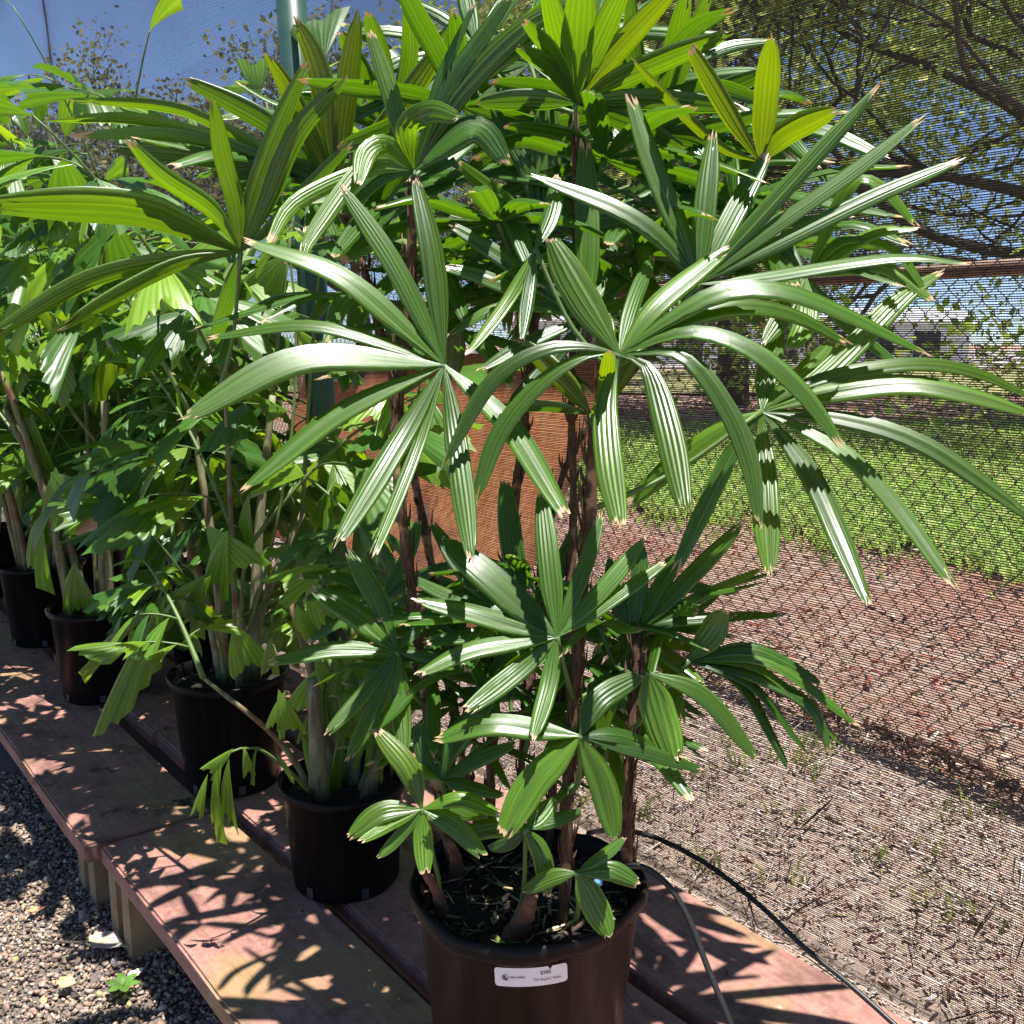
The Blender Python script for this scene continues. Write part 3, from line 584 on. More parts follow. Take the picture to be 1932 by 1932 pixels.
# -- lower tier
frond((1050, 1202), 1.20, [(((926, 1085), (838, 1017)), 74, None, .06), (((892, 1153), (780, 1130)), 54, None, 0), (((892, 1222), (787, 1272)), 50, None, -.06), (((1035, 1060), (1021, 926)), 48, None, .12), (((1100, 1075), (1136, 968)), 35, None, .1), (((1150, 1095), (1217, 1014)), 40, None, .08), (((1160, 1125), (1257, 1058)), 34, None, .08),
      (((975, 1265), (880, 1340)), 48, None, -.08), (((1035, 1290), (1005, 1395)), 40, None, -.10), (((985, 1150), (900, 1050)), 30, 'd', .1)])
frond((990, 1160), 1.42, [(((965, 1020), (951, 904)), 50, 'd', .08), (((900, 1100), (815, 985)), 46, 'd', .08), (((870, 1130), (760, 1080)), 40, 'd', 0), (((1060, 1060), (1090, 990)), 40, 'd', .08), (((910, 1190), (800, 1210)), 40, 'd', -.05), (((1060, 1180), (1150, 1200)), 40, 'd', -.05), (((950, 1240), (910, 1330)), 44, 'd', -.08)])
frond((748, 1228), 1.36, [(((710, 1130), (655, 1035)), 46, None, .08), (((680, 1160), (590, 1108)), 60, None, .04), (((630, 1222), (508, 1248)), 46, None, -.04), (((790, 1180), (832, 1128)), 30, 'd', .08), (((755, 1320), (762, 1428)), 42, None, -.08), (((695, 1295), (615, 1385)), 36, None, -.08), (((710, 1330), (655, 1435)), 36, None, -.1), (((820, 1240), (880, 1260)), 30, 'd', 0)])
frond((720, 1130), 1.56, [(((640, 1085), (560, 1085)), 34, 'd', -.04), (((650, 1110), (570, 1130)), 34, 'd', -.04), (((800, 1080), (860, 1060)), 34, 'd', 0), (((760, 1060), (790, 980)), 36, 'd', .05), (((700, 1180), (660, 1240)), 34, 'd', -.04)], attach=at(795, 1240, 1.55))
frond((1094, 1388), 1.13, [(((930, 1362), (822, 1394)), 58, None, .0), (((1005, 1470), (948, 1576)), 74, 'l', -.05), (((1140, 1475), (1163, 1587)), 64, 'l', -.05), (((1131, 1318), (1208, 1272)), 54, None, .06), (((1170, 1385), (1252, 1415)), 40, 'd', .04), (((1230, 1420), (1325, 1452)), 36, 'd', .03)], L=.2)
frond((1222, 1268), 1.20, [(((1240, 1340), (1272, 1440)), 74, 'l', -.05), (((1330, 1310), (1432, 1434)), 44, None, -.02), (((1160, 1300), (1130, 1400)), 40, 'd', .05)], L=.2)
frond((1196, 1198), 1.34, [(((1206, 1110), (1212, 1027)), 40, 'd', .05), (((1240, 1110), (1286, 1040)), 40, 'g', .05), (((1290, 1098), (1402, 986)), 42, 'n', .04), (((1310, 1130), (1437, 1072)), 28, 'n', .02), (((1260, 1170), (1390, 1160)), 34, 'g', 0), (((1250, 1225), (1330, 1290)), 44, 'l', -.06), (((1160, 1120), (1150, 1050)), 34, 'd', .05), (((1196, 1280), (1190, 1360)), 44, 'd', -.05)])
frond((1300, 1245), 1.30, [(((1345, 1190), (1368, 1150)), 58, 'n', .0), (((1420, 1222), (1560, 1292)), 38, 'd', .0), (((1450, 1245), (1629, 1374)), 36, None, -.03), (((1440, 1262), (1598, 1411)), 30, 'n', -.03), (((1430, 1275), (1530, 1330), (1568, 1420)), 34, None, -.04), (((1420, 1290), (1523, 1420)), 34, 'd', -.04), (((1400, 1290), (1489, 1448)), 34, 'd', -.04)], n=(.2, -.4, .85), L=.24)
# -- small shoots at the rim
frond((796, 1526), 1.16, [(((720, 1530), (655, 1580)), 50, 'n', -.03), (((740, 1550), (676, 1588)), 30, 'n', -.04), (((770, 1450), (713, 1380)), 50, 'y', .04), (((798, 1580), (801, 1648)), 42, 'n', -.04), (((860, 1560), (914, 1616)), 42, None, -.03), (((870, 1505), (945, 1535)), 40, 'n', 0), (((850, 1530), (920, 1540)), 30, 'g', .04), (((750, 1580), (712, 1620)), 28, 'g', -.03)], L=.12, attach=on_z(832, 1724, SOIL_Z))
frond((832, 1470), 1.24, [(((900, 1430), (975, 1401)), 40, None, 0), (((850, 1400), (930, 1310)), 62, 'd', .04), (((790, 1450), (745, 1440)), 36, 'n', 0), (((880, 1480), (950, 1500)), 36, 'g', -.02), (((800, 1420), (790, 1360)), 40, 'd', .04)], L=.14)
frond((992, 1563), 1.16, [(((930, 1558), (863, 1575)), 46, 'y', 0), (((1022, 1610), (1034, 1690)), 42, 'n', -.02), (((1020, 1540), (1048, 1505)), 44, 'g', .04), (((1050, 1545), (1100, 1530)), 30, 'd', .04), (((960, 1590), (920, 1600)), 30, 'd', .03)], L=.12, attach=on_z(966, 1748, SOIL_Z))
frond((1089, 1646), 1.12, [(((1040, 1655), (988, 1682)), 36, 'n', 0), (((1150, 1640), (1206, 1668)), 44, None, 0), (((1118, 1700), (1150, 1768)), 58, 'l', -.03), (((1135, 1615), (1180, 1580)), 28, 'g', .02)], L=.12, attach=on_z(1068, 1750, SOIL_Z))
# red-brown shoot bases
for (a, c, Y, r0, r1) in (((961, 1766), (1003, 1690), 1.175, .017, .011), ((836, 1724), (797, 1640), 1.20, .011, .007), ((858, 1655), (848, 1590), 1.30, .012, .009)):
    p = on_z(a[0], a[1], SOIL_Z) - Vector((0, 0, .012)); q = at(c[0], c[1], Y); b = MB(); sh_ = [Vector(x) for x in bez([p - POT, (p + q) / 2 + Vector((.006, 0, .006)) - POT, q - POT], 16)]; b.tube(sh_, [(r0 * 1.15 + (r1 * .8 - r0 * 1.15) * k / 15) * (1 + (.16 if k % 3 == 0 else 0)) * .85 for k in range(16)], 10); b.build('shoot', M['shoot'], lady)

# extra fans filling the heart of the palm, shade put in as a darker tint
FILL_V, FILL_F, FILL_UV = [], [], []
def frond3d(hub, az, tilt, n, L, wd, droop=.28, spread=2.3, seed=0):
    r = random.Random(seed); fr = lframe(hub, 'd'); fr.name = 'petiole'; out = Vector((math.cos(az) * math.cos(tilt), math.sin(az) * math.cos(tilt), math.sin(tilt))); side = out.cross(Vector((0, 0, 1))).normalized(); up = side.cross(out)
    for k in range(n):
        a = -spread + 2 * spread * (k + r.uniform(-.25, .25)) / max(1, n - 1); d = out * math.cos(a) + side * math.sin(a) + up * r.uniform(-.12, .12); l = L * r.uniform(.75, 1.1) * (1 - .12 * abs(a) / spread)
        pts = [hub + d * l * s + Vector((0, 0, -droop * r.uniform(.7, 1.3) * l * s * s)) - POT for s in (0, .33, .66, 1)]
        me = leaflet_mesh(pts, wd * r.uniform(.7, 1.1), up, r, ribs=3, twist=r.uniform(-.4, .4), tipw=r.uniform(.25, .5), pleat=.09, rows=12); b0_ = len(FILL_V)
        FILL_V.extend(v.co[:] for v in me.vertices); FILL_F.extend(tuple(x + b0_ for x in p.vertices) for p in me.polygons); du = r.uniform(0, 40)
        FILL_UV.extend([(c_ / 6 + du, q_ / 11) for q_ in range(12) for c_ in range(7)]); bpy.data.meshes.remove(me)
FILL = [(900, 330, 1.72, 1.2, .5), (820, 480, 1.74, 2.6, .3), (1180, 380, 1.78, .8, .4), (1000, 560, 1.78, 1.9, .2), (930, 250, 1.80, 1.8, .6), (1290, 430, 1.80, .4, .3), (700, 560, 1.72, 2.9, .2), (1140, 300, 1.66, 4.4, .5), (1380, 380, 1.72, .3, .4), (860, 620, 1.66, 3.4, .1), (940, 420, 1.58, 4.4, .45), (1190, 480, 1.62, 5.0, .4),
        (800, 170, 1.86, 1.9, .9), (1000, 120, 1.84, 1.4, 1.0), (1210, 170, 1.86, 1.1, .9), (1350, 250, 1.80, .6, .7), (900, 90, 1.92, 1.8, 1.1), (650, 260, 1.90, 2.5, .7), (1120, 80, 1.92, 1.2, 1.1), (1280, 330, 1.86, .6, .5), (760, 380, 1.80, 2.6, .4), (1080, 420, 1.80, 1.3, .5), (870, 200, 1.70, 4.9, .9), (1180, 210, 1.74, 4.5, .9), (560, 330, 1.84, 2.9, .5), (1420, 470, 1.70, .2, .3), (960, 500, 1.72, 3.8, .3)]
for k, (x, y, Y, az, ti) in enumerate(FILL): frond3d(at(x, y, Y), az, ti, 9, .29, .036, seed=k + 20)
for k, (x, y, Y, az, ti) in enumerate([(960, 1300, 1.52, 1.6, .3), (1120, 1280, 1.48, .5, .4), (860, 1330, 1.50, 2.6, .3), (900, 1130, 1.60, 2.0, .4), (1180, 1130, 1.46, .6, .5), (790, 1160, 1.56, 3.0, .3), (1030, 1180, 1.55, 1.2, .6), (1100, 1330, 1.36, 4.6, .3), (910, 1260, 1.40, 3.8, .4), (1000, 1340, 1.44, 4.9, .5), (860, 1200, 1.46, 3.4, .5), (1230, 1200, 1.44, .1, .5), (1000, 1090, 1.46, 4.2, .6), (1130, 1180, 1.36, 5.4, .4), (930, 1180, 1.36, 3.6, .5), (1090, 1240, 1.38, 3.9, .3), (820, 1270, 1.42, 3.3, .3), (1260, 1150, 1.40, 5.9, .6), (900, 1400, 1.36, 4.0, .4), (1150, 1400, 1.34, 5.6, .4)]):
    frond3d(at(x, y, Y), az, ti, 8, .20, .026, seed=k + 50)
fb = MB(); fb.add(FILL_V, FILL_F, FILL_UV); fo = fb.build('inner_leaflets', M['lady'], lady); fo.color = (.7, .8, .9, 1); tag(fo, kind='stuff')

# litter on the soil of the big pot, dripper
lr = np.random.default_rng(4); n_ = 420; th = lr.uniform(0, 6.28, n_); rr_ = .145 * np.sqrt(lr.uniform(0, 1, n_))
Pl = np.stack([rr_ * np.cos(th), rr_ * np.sin(th), np.full(n_, H_POT - .036)], 1)
li = scatter('soil_litter', CV, Pl, rotmats(n_, lr, .35), lr.gamma(3, .008, n_)[:, None] * np.array([1, .5, .5]), pal(n_, [(.30, .22, .14), (.10, .07, .05), (.50, .42, .30), (.16, .22, .06)], [.35, .4, .15, .1], lr), M['chip'], lr); li.parent = lady
b = MB(); p = at(1128, 1668, 1.20) - POT; b.tube([p, p + Vector((0, 0, .006)), p + Vector((0, 0, .008)), p + Vector((0, 0, .016))], [.006, .006, .0035, .003], 10); b.tube([p, p + Vector((0, 0, -.035))], .0015, 5); b.build('dripper', M['dripper'], lady)

# price label on the pot: a bent strip with its print
LBL = at(1013, 1816, 1.16) - POT; phi0 = math.atan2(LBL.y + .0, LBL.x)
def on_pot(u, v, off=.0):
    """u metres along the pot from the label centre, v up; tilted a little as it is stuck on"""
    ca, sa = math.cos(.055), math.sin(.055); u, v = u * ca - v * sa, u * sa + v * ca; z = .2995 + v
    r = .124 + (.160 - .124) * z / H_POT + .0022 + off; a = -math.pi / 2 + .03 + u / r; return Vector((r * math.cos(a), r * math.sin(a), z))
b = MB(); nu = 28; hw, hh = .0475, .0140; rc = .004; top = []; bot = []
us = [-hw, -hw + rc * .3, -hw + rc] + list(np.linspace(-hw + rc * 2, hw - rc * 2, nu)) + [hw - rc, hw - rc * .3, hw]
for u in us:
    e = max(0, (abs(u) - (hw - rc)) / rc); c = rc * (1 - math.sqrt(max(0, 1 - e * e))); notch = .0055 if .022 < u < .0265 else 0; top.append(on_pot(u, hh - c - notch)); bot.append(on_pot(u, -hh + c))
b.add(top + bot, [(i, i + 1, len(us) + i + 1, len(us) + i) for i in range(len(us) - 1)]); lab = b.build('price_label', M['paper'], lady)
def print_text(txt, size, u0, v0, weight=0.0):
    cu = bpy.data.curves.new('print', 'FONT'); cu.body = txt; cu.size = size; cu.offset = weight; cu.resolution_u = 2
    o = bpy.data.objects.new('print', cu); COL.objects.link(o); dg = bpy.context.evaluated_depsgraph_get(); me = bpy.data.meshes.new_from_object(o.evaluated_get(dg)); bpy.data.objects.remove(o)
    for v in me.vertices: v.co = on_pot(u0 + v.co.x, v0 + v.co.y, .0009)
    me.materials.clear(); me.materials.append(M['ink']); return link('print', me, lab)
print_text('$285', .0070, .0115, .0035, .0001); print_text('7G Raphis Palm', .0056, .0030, -.0062); print_text("KEN'S GREENS", .0030, -.0275, -.0005, .00012); print_text('...... .....', .0026, -.0275, -.0033)
b = MB(); c0 = (-.0335, 0.0); ring = []
for r_ in (.0046, .0039): ring += [on_pot(c0[0] + r_ * math.cos(k * math.pi / 12), c0[1] + r_ * math.sin(k * math.pi / 12), .0009) for k in range(24)]
b.add(ring, [(k, (k + 1) % 24, 24 + (k + 1) % 24, 24 + k) for k in range(24)])
sw = [(-.0038, .0006), (-.0012, .0036), (.0004, .0008), (.0030, -.0016), (.0012, -.0038), (-.0022, -.0032)]; b.add([on_pot(c0[0] + x, c0[1] + y, .0009) for x, y in sw], [tuple(range(6))]); b.build('emblem', M['ink'], lab)

# ------------------------------------------------------------------ fishtail palms behind
def fish_mesh(seed):
    """one fishtail leaflet: narrow base, ragged slanting end, radiating ribs; length 1 along +y"""
    r = random.Random(seed); nc, nr = 11, 6; vs = []; uvs = []; sp0, sp1 = r.uniform(.25, .58), r.uniform(.38, .80); flip = 1 if seed % 2 else -1; curl = r.uniform(.05, .35); fold = r.uniform(.1, .5)
    for c in range(nc):
        k = c / (nc - 1); a = -sp0 + (sp0 + sp1) * k; rad = (1.0 - .55 * k ** 1.2) * (1 + r.uniform(-.15, .08)) if seed % 3 else (.72 + .28 * abs(2 * k - 1) ** 1.3) * (1 + r.uniform(-.16, .07))
        for i in range(nr):
            s = i / (nr - 1); q = rad * s; ang = a * (1 - .35 * s)
            vs.append((flip * q * math.sin(ang), q * math.cos(ang), (.022 * (1 if c % 2 else -1)) * s - curl * s * s * rad - fold * (abs(k - .45) * s) ** 1.5)); uvs.append((k, s * .9))
    b = MB(); b.add(vs, [(c * nr + i, (c + 1) * nr + i, (c + 1) * nr + i + 1, c * nr + i + 1) for c in range(nc - 1) for i in range(nr - 1)], uvs); return b.mesh('leaflet', M['fish'])
FISH = [fish_mesh(k) for k in range(10)]
DROOP = Vector((0, 0, -1))
def place_leaflet(parent, base, d, up, L, r, tint=None, mesh=None, wf=1.0):
    d = d.normalized(); z = up - d * up.dot(d)
    if z.length < .05: z = Vector((0, -1, .3)) - d * Vector((0, -1, .3)).dot(d)
    z.normalize(); x = d.cross(z); m = Matrix((x, d, z)).transposed().to_4x4(); wx = r.uniform(.8, 1.25) * wf
    o = bpy.data.objects.new('leaflet', mesh or r.choice(FISH)); COL.objects.link(o); o.parent = parent
    o.matrix_local = Matrix.Translation(base) @ m @ Matrix.Diagonal((L * wx, L, L, 1))
    c = tint or r.choice([(1, 1, 1), (.7, .82, .9), (1.3, 1.2, .9), (.45, .6, .75), (1.6, 1.4, .7), (.5, .65, .6), (.6, .75, .8)]); o.color = (*c, 1); return o
def fish_frond(root, start, az, elev, length, r, n_sec=7, size=.14, sag=.9):
    """arching rachis with side branches; local coordinates of root"""
    d = Vector((math.cos(az) * math.cos(elev), math.sin(az) * math.cos(elev), math.sin(elev))); pts = [start.copy()]; steps = 14
    for k in range(steps):
        d = (d + Vector((0, 0, -sag / steps * (.4 + k / steps)))).normalized(); q_ = pts[-1] + d * length / steps; over = (q_ + root.location).dot(BP) - 1.36
        if over > 0: q_ = q_ - BP * over; d = (d - BP * d.dot(BP) * .8).normalized()
        pts.append(q_)
    b = MB(); b.tube(pts, [.0052 * (1 - .8 * i / steps) + .0012 for i in range(steps + 1)], 5); todo = []
    for k in range(n_sec):
        s = .22 + .76 * (k + r.uniform(-.2, .2)) / n_sec; i = min(int(s * steps), steps - 1); t = (pts[i + 1] - pts[i]).normalized(); side = t.cross(Vector((0, 0, 1))).normalized() * (1 if k % 2 else -1)
        dd = (t * .55 + side * r.uniform(.7, 1.0) + Vector((0, 0, r.uniform(-.25, .3)))).normalized(); l2 = length * (.36 - .20 * s) * r.uniform(.8, 1.25); p = pts[i].copy(); sp = [p]
        for j in range(4):
            dd = (dd + Vector((0, 0, -.14))).normalized(); p = p + dd * l2 / 4; sp.append(p)
        b.tube(sp, [.003, .0025, .002, .0018, .0012], 4)
        for j, q in enumerate(sp[1:]):
            sd = dd.cross(Vector((0, 0, 1))).normalized() * (1 if j % 2 else -1); ld = dd * .7 + sd * r.uniform(.3, .9) + DROOP * r.uniform(-.35, .75) if j < 3 else dd + DROOP * r.uniform(-.1, .7)
            todo.append((q, ld, size * r.uniform(.65, 1.25) * (1.15 if j == 3 else 1)))
    todo.append((pts[-1], d + DROOP * .3, size * 1.3)); fr = b.build('frond', M['rachis'], root)
    for q, ld, L in todo:
        e_ = (q + root.location + ld.normalized() * L).dot(BP) - 1.44
        if e_ > 0: ld = ld.normalized() - BP * (e_ / L + .15)
        if (q + root.location).dot(BP) > 1.46: continue
        place_leaflet(fr, q, ld, Vector((r.uniform(-.5, .5), r.uniform(-.9, .1), 1)), L, r)
    return fr
def fishtail(loc, r_top, r_bot, h, label, seed, stems, fronds, height, size=.14, lean=(0, 0), away=False):
    root = empty('fishtail_palm', loc); tag(root, label, 'potted palm', 'fishtail palms in black pots on the benches'); r = random.Random(seed)
    make_pot(root, r_top, r_bot, h, M['pot_black'], lip=.02, soil_drop=.035, wob=.35, seed=seed); tops = []
    for k in range(stems):
        a = r.uniform(0, 6.28); q = r_top * .62 * math.sqrt(r.uniform(0, 1)); base = Vector((q * math.cos(a), q * math.sin(a), h - .05)); hh = height * r.uniform(.18, .56); out = Vector((math.cos(a), math.sin(a), 0)) * r.uniform(.05, .22) + Vector((lean[0], lean[1], 0)) * r.uniform(.5, 1.2)
        p1 = base + out * .35 + Vector((0, 0, hh * .5)); p2 = base + out + Vector((0, 0, hh)); rd = r.uniform(.006, .014)
        P = [Vector(p) for p in bez([base, p1, p2], 12)]; b = MB(); b.tube(P, [rd * (1.25 - .6 * i / 11) * (1 + .12 * math.sin(i * 3.1)) for i in range(12)], 8); b.build('stem', M['fstem'], root); tops.append((p2, a, P))
    for k in range(fronds):
        p2, a, P = tops[k % stems]; q = (k + .5) / fronds; az = a + r.uniform(-1.3, 1.3) if k % 3 else r.uniform(3.6, 5.8)
        if q > .45 and math.sin(az) < .1: az = -az
        az = az if not away else r.uniform(1.9, 3.0); st = P[-1 - (k // stems) * 5]
        front = math.cos(az) * BP.x + math.sin(az) * BP.y < -.1 and q > .25
        fish_frond(root, st, az, (1.35 - 1.15 * q) * (.4 if front else 1) + (.75 if front else 0) + r.uniform(-.15, .15), height * r.uniform(.42, .66) * (1.1 - .25 * q) * (.8 if front else 1), r, n_sec=6, size=size * r.uniform(.85, 1.2), sag=.75 if front else .9 + .7 * q)
    return root
FP = [((-.345, 1.92, .20), .128, .108, .225, 'fishtail palm in the short black pot directly behind the lady palm', 31, 6, 3, .80, .10, (0, .05), True),
      ((-.71, 2.39, .20), .142, .115, .29, 'fishtail palm with drooping strap leaves in the second black pot from the lady palm', 32, 6, 12, 1.45, .17, (-.05, .02)),
      ((-1.30, 3.02, .20), .138, .112, .29, 'fishtail palm in the third black pot from the lady palm, standing at the bench edge', 33, 6, 12, 1.6, .175, (-.05, 0)),
      ((-1.74, 3.60, .20), .146, .118, .30, 'fishtail palm in the tall black pot with a big pleated leaf hanging before it', 34, 6, 12, 1.7, .185, (0, 0)),
      ((-2.30, 4.32, .20), .142, .115, .29, 'fishtail palm in the half-seen black pot at the left edge', 35, 6, 12, 1.75, .19, (0, 0)),
      ((-1.235, 3.61, .20), .14, .115, .28, 'fishtail palm standing in the back row against the green post', 36, 6, 12, 1.65, .18, (.0, .0)),
      ((-1.86, 4.41, .20), .14, .115, .28, 'fishtail palm at the far end of the back row, its crown against the blue sky', 37, 6, 12, 2.0, .195, (0, 0)),
      ((-2.85, 5.20, .20), .14, .115, .28, 'fishtail palm furthest left, only its crown seen at the edge of the picture', 38, 6, 12, 2.2, .21, (0, 0)),
      ((-1.025, 3.26, .20), .14, .115, .28, 'fishtail palm in the middle of the back row, mostly behind the front palms', 39, 6, 12, 1.35, .165, (-.1, 0)),
      ((-2.50, 5.15, .20), .14, .115, .28, 'fishtail palm in the back row near the left edge, behind the half-seen pot', 40, 6, 12, 1.75, .17, (0, 0))]
PALMS = [fishtail(*a) for a in FP]
# single leaves that hang clear of the mass, each on a palm it belongs to
def hang(root, stem_px, leaves, Y, r, tint=None):
    o = Vector(root.location); P = [at(x, y, yy) - o for x, y, yy in stem_px]; b = MB(); Q = [Vector(p) for p in bez(P, 10)]; b.tube(Q, [.0055 - .0004 * i for i in range(10)], 5); fr = b.build('frond', M['rachis'], root)
    for (x0, y0, x1, y1, mi, yy, *wf) in leaves:
        a = at(x0, y0, yy); c = at(x1, y1, yy - .02); place_leaflet(fr, a - o, c - a, Vector((r.uniform(-.2, .2), -1, .35)), (c - a).length, r, tint or r.choice([(1.2, 1.15, .8), (1.1, 1.1, .9), (1.3, 1.25, .7)]), FISH[mi], *wf)
hr = random.Random(5)
b = MB(); o_ = PALMS[0].location; q_ = [on_z(604, 1512, .385) - o_, at(600, 1440, 1.86) - o_, at(596, 1370, 1.87) - o_, at(590, 1280, 1.89) - o_]; b.tube([Vector(p) for p in bez(q_, 9)], [.023, .022, .0205, .019, .017, .0155, .014, .013, .012], 12); b.build('stem', M['fstem'], PALMS[0])
hang(PALMS[1], [(430, 1290, 2.36), (405, 1180, 2.2), (350, 1090, 2.1), (290, 1010, 2.05)], [(400, 1085, 320, 1200, 3, 2.08), (385, 1085, 345, 1215, 1, 2.06), (395, 1080, 230, 1180, 4, 2.0, .35), (300, 1140, 92, 1285, 1, 2.0, .32), (310, 1130, 185, 1430, 2, 1.98, .35), (430, 1000, 370, 1120, 5, 2.08), (390, 990, 460, 1110, 0, 2.1), (470, 930, 440, 1060, 7, 2.15), (440, 1180, 470, 1290, 6, 2.1), (300, 560, 345, 700, 8, 2.2), (330, 600, 300, 690, 3, 2.2)], 2.1, hr)
hang(PALMS[0], [(590, 1500, 1.86), (545, 1455, 1.78), (480, 1410, 1.70), (420, 1425, 1.66)], [(440, 1412, 375, 1470, 0, 1.66, .6), (432, 1428, 415, 1600, 3, 1.64, .45), (410, 1450, 388, 1622, 1, 1.64, .4), (392, 1460, 362, 1560, 9, 1.65, .5), (418, 1440, 400, 1520, 7, 1.65, .5), (460, 1408, 468, 1478, 6, 1.68, .5), (485, 1410, 462, 1490, 1, 1.68, .4), (520, 1420, 560, 1480, 4, 1.72, .6), (540, 1300, 510, 1400, 3, 1.74, .6), (525, 1300, 548, 1410, 0, 1.74, .6), (510, 1200, 500, 1290, 6, 1.76, .7)], 1.7, hr, (1.5, 1.3, .7))
hang(PALMS[3], [(110, 1060, 3.4), (150, 900, 3.2), (100, 800, 3.05), (50, 730, 3.0)], [(105, 880, 120, 1060, 3, 2.95), (80, 970, 40, 1130, 1, 2.95), (95, 890, 170, 1000, 0, 2.95), (140, 1060, 125, 1190, 6, 2.95), (60, 780, 40, 930, 5, 3.0), (20, 660, 35, 760, 8, 3.0), (90, 650, 150, 760, 2, 3.0)], 3.0, hr)
hang(PALMS[0], [(650, 1480, 1.95), (640, 1350, 1.95), (600, 1250, 1.92)], [(620, 1290, 600, 1400, 0, 1.92), (660, 1300, 700, 1420, 3, 1.9), (600, 1260, 560, 1370, 6, 1.9), (640, 1200, 690, 1300, 1, 1.92), (580, 1080, 640, 1200, 3, 2.0), (560, 1140, 590, 1230, 5, 2.0)] + [(x_, y_, x_ + hr.uniform(-30, 30), y_ + hr.uniform(70, 150), hr.randrange(10), 1.86 + hr.uniform(0, .12), hr.uniform(.35, .7)) for x_, y_ in [(hr.uniform(560, 740), hr.uniform(1210, 1390)) for _ in range(34)]], 1.9, hr)
hang(PALMS[1], [(440, 1290, 2.4), (520, 1000, 2.4), (560, 700, 2.45), (540, 420, 2.5), (500, 180, 2.55)], [(520, 190, 640, 110, 3, 2.5), (500, 170, 410, 150, 1, 2.5), (490, 180, 480, 95, 6, 2.5), (530, 300, 610, 260, 2, 2.5), (540, 480, 470, 560, 0, 2.45), (560, 620, 620, 700, 5, 2.45), (380, 260, 200, 190, 4, 2.5), (380, 290, 330, 220, 3, 2.5)], 2.5, hr)
DRY = FISH[2].copy(); DRY.materials.clear(); DRY.materials.append(simple('withered_leaf', (.40, .27, .19), .8, var=.5, scale=6))
# dry brown leaves on the third palm
for (x0, y0, x1, y1, yy) in ((170, 960, 215, 1020, 2.85), (205, 955, 150, 1030, 2.84)):
    o = Vector(PALMS[2].location); a = at(x0, y0, yy); c = at(x1, y1, yy); lf = place_leaflet(PALMS[2], a - o, c - a, Vector((0, -1, .3)), (c - a).length, hr, (1, 1, 1), DRY); lf.name = 'withered_leaflet'

# ------------------------------------------------------------------ post, shade cloth, fence, sheets
pb = at(636, 1150, 3.03); pt = at(546, -40, 3.03); pb = pb - (pt - pb).normalized() * ((pb.z - .0) / (pt - pb).normalized().z)
b = MB(); dv = (pt - pb); b.tube([pb, pb + dv * .5, pb + dv * 1.25], .043, 20); post = b.build('steel_post', M['green_steel']); tag(post, 'green painted steel post holding the shade cloth', 'post')

def cloth_p(s, z):
    """where the cloth hangs, across the bench: nearly upright, slack ripples, flared foot"""
    f = max(0, .22 - z) / .22
    k_ = min(1, max(0, (z - .3) / .9)); return 1.475 + .16 * k_ * k_ * (3 - 2 * k_) + .018 * math.sin(s * 1.7 + z * .8) + .010 * math.sin(s * 4.1 - z * 2.3) + .006 * math.sin(z * 5 + s) + .26 * f ** 2 + .05 * max(0, z - 1.6) * math.sin(s * .9) + min(1, max(0, s - 3.5)) * (.03 * math.sin(s * 3.1 + z * 1.9) + .02 * math.sin(s * 7 - z * 4))
def cloth_mesh():
    S0, S1, ZT = -.75, 11.5, 4.6; V = []; F = []
    # weft: horizontal threads
    zs = []; z = .012
    while z < ZT: zs.append(z); z += .0040 if z < 2.4 else .0052
    ss = np.concatenate([np.arange(S0, 2.2, .09), np.arange(2.2, S1 + .2, .22)])
    jr = np.random.default_rng(8)
    def thread(line, hw, dirv):
        base = len(V); d = np.array(dirv) * hw
        for p in line: V.append(p - d); V.append(p + d)
        for i in range(len(line) - 1): F.append((base + 2 * i, base + 2 * i + 2, base + 2 * i + 3, base + 2 * i + 1))
    for z in zs:
        ph = jr.uniform(0, 6.28)
        line = [np.array(bench_pt(s, cloth_p(s, z), z + .0006 * math.sin(s * 9 + ph) + .010 * math.sin(s * 1.3))) for s in ss]; slope = (cloth_p(0, z + .004) - cloth_p(0, z)) / .004; n = math.hypot(1, slope)
        thread(line, .00094 if z < 2.0 else .00074, (BP.x * slope / n, BP.y * slope / n, 1 / n))
    zz = np.concatenate([np.linspace(.012, .26, 5), np.linspace(.5, ZT, 12)])
    s = S0; k = 0
    while s < S1:
        line = [np.array(bench_pt(s + .0005 * math.sin(q * 7 + k), cloth_p(s, q) + .0004, q)) for q in zz]; thread(line, .00032 if s < 3 else (.00040 if s < 6 else .00045), BD); s += .0024 if s < 3 else (.0034 if s < 6 else .005); k += 1
    me = big_mesh('shade_cloth', np.array(V), np.array(F), M['thread']); return me
cloth = link('shade_cloth', cloth_mesh()); tag(cloth, 'dark knitted shade cloth hanging behind the benches', 'shade cloth')

fence = empty('chain_link_fence', F0, math.atan2(FD.y, FD.x)); tag(fence, 'chain-link fence with a rusty pipe rail beyond the shade cloth', 'fence')
p_, hz = .0355, 1.62
w = MB(); nz = int(hz / p_); w.tube([((p_ + .004) * (i % 2) - .002, .0035 * (1 if i % 2 else -1), .03 + i * p_) for i in range(nz)], .0019, 5, cap=False); wm = [w.mesh('wire', M['wire'])]; w = MB(); w.tube([((p_ + .004) * ((i + 1) % 2) - .002, .0035 * (-1 if i % 2 else 1), .03 + i * p_) for i in range(nz)], .0019, 5, cap=False); wm.append(w.mesh('wire', M['wire']))
for i in range(270): link('wire', wm[i % 2], fence, (-1.6 + i * p_, 0, 0))
b = MB(); b.tube([(-3.0, -.03, 1.50), (3, -.03, 1.505), (9, -.03, 1.49)], .022, 14); b.build('rail', M['rail'], fence)
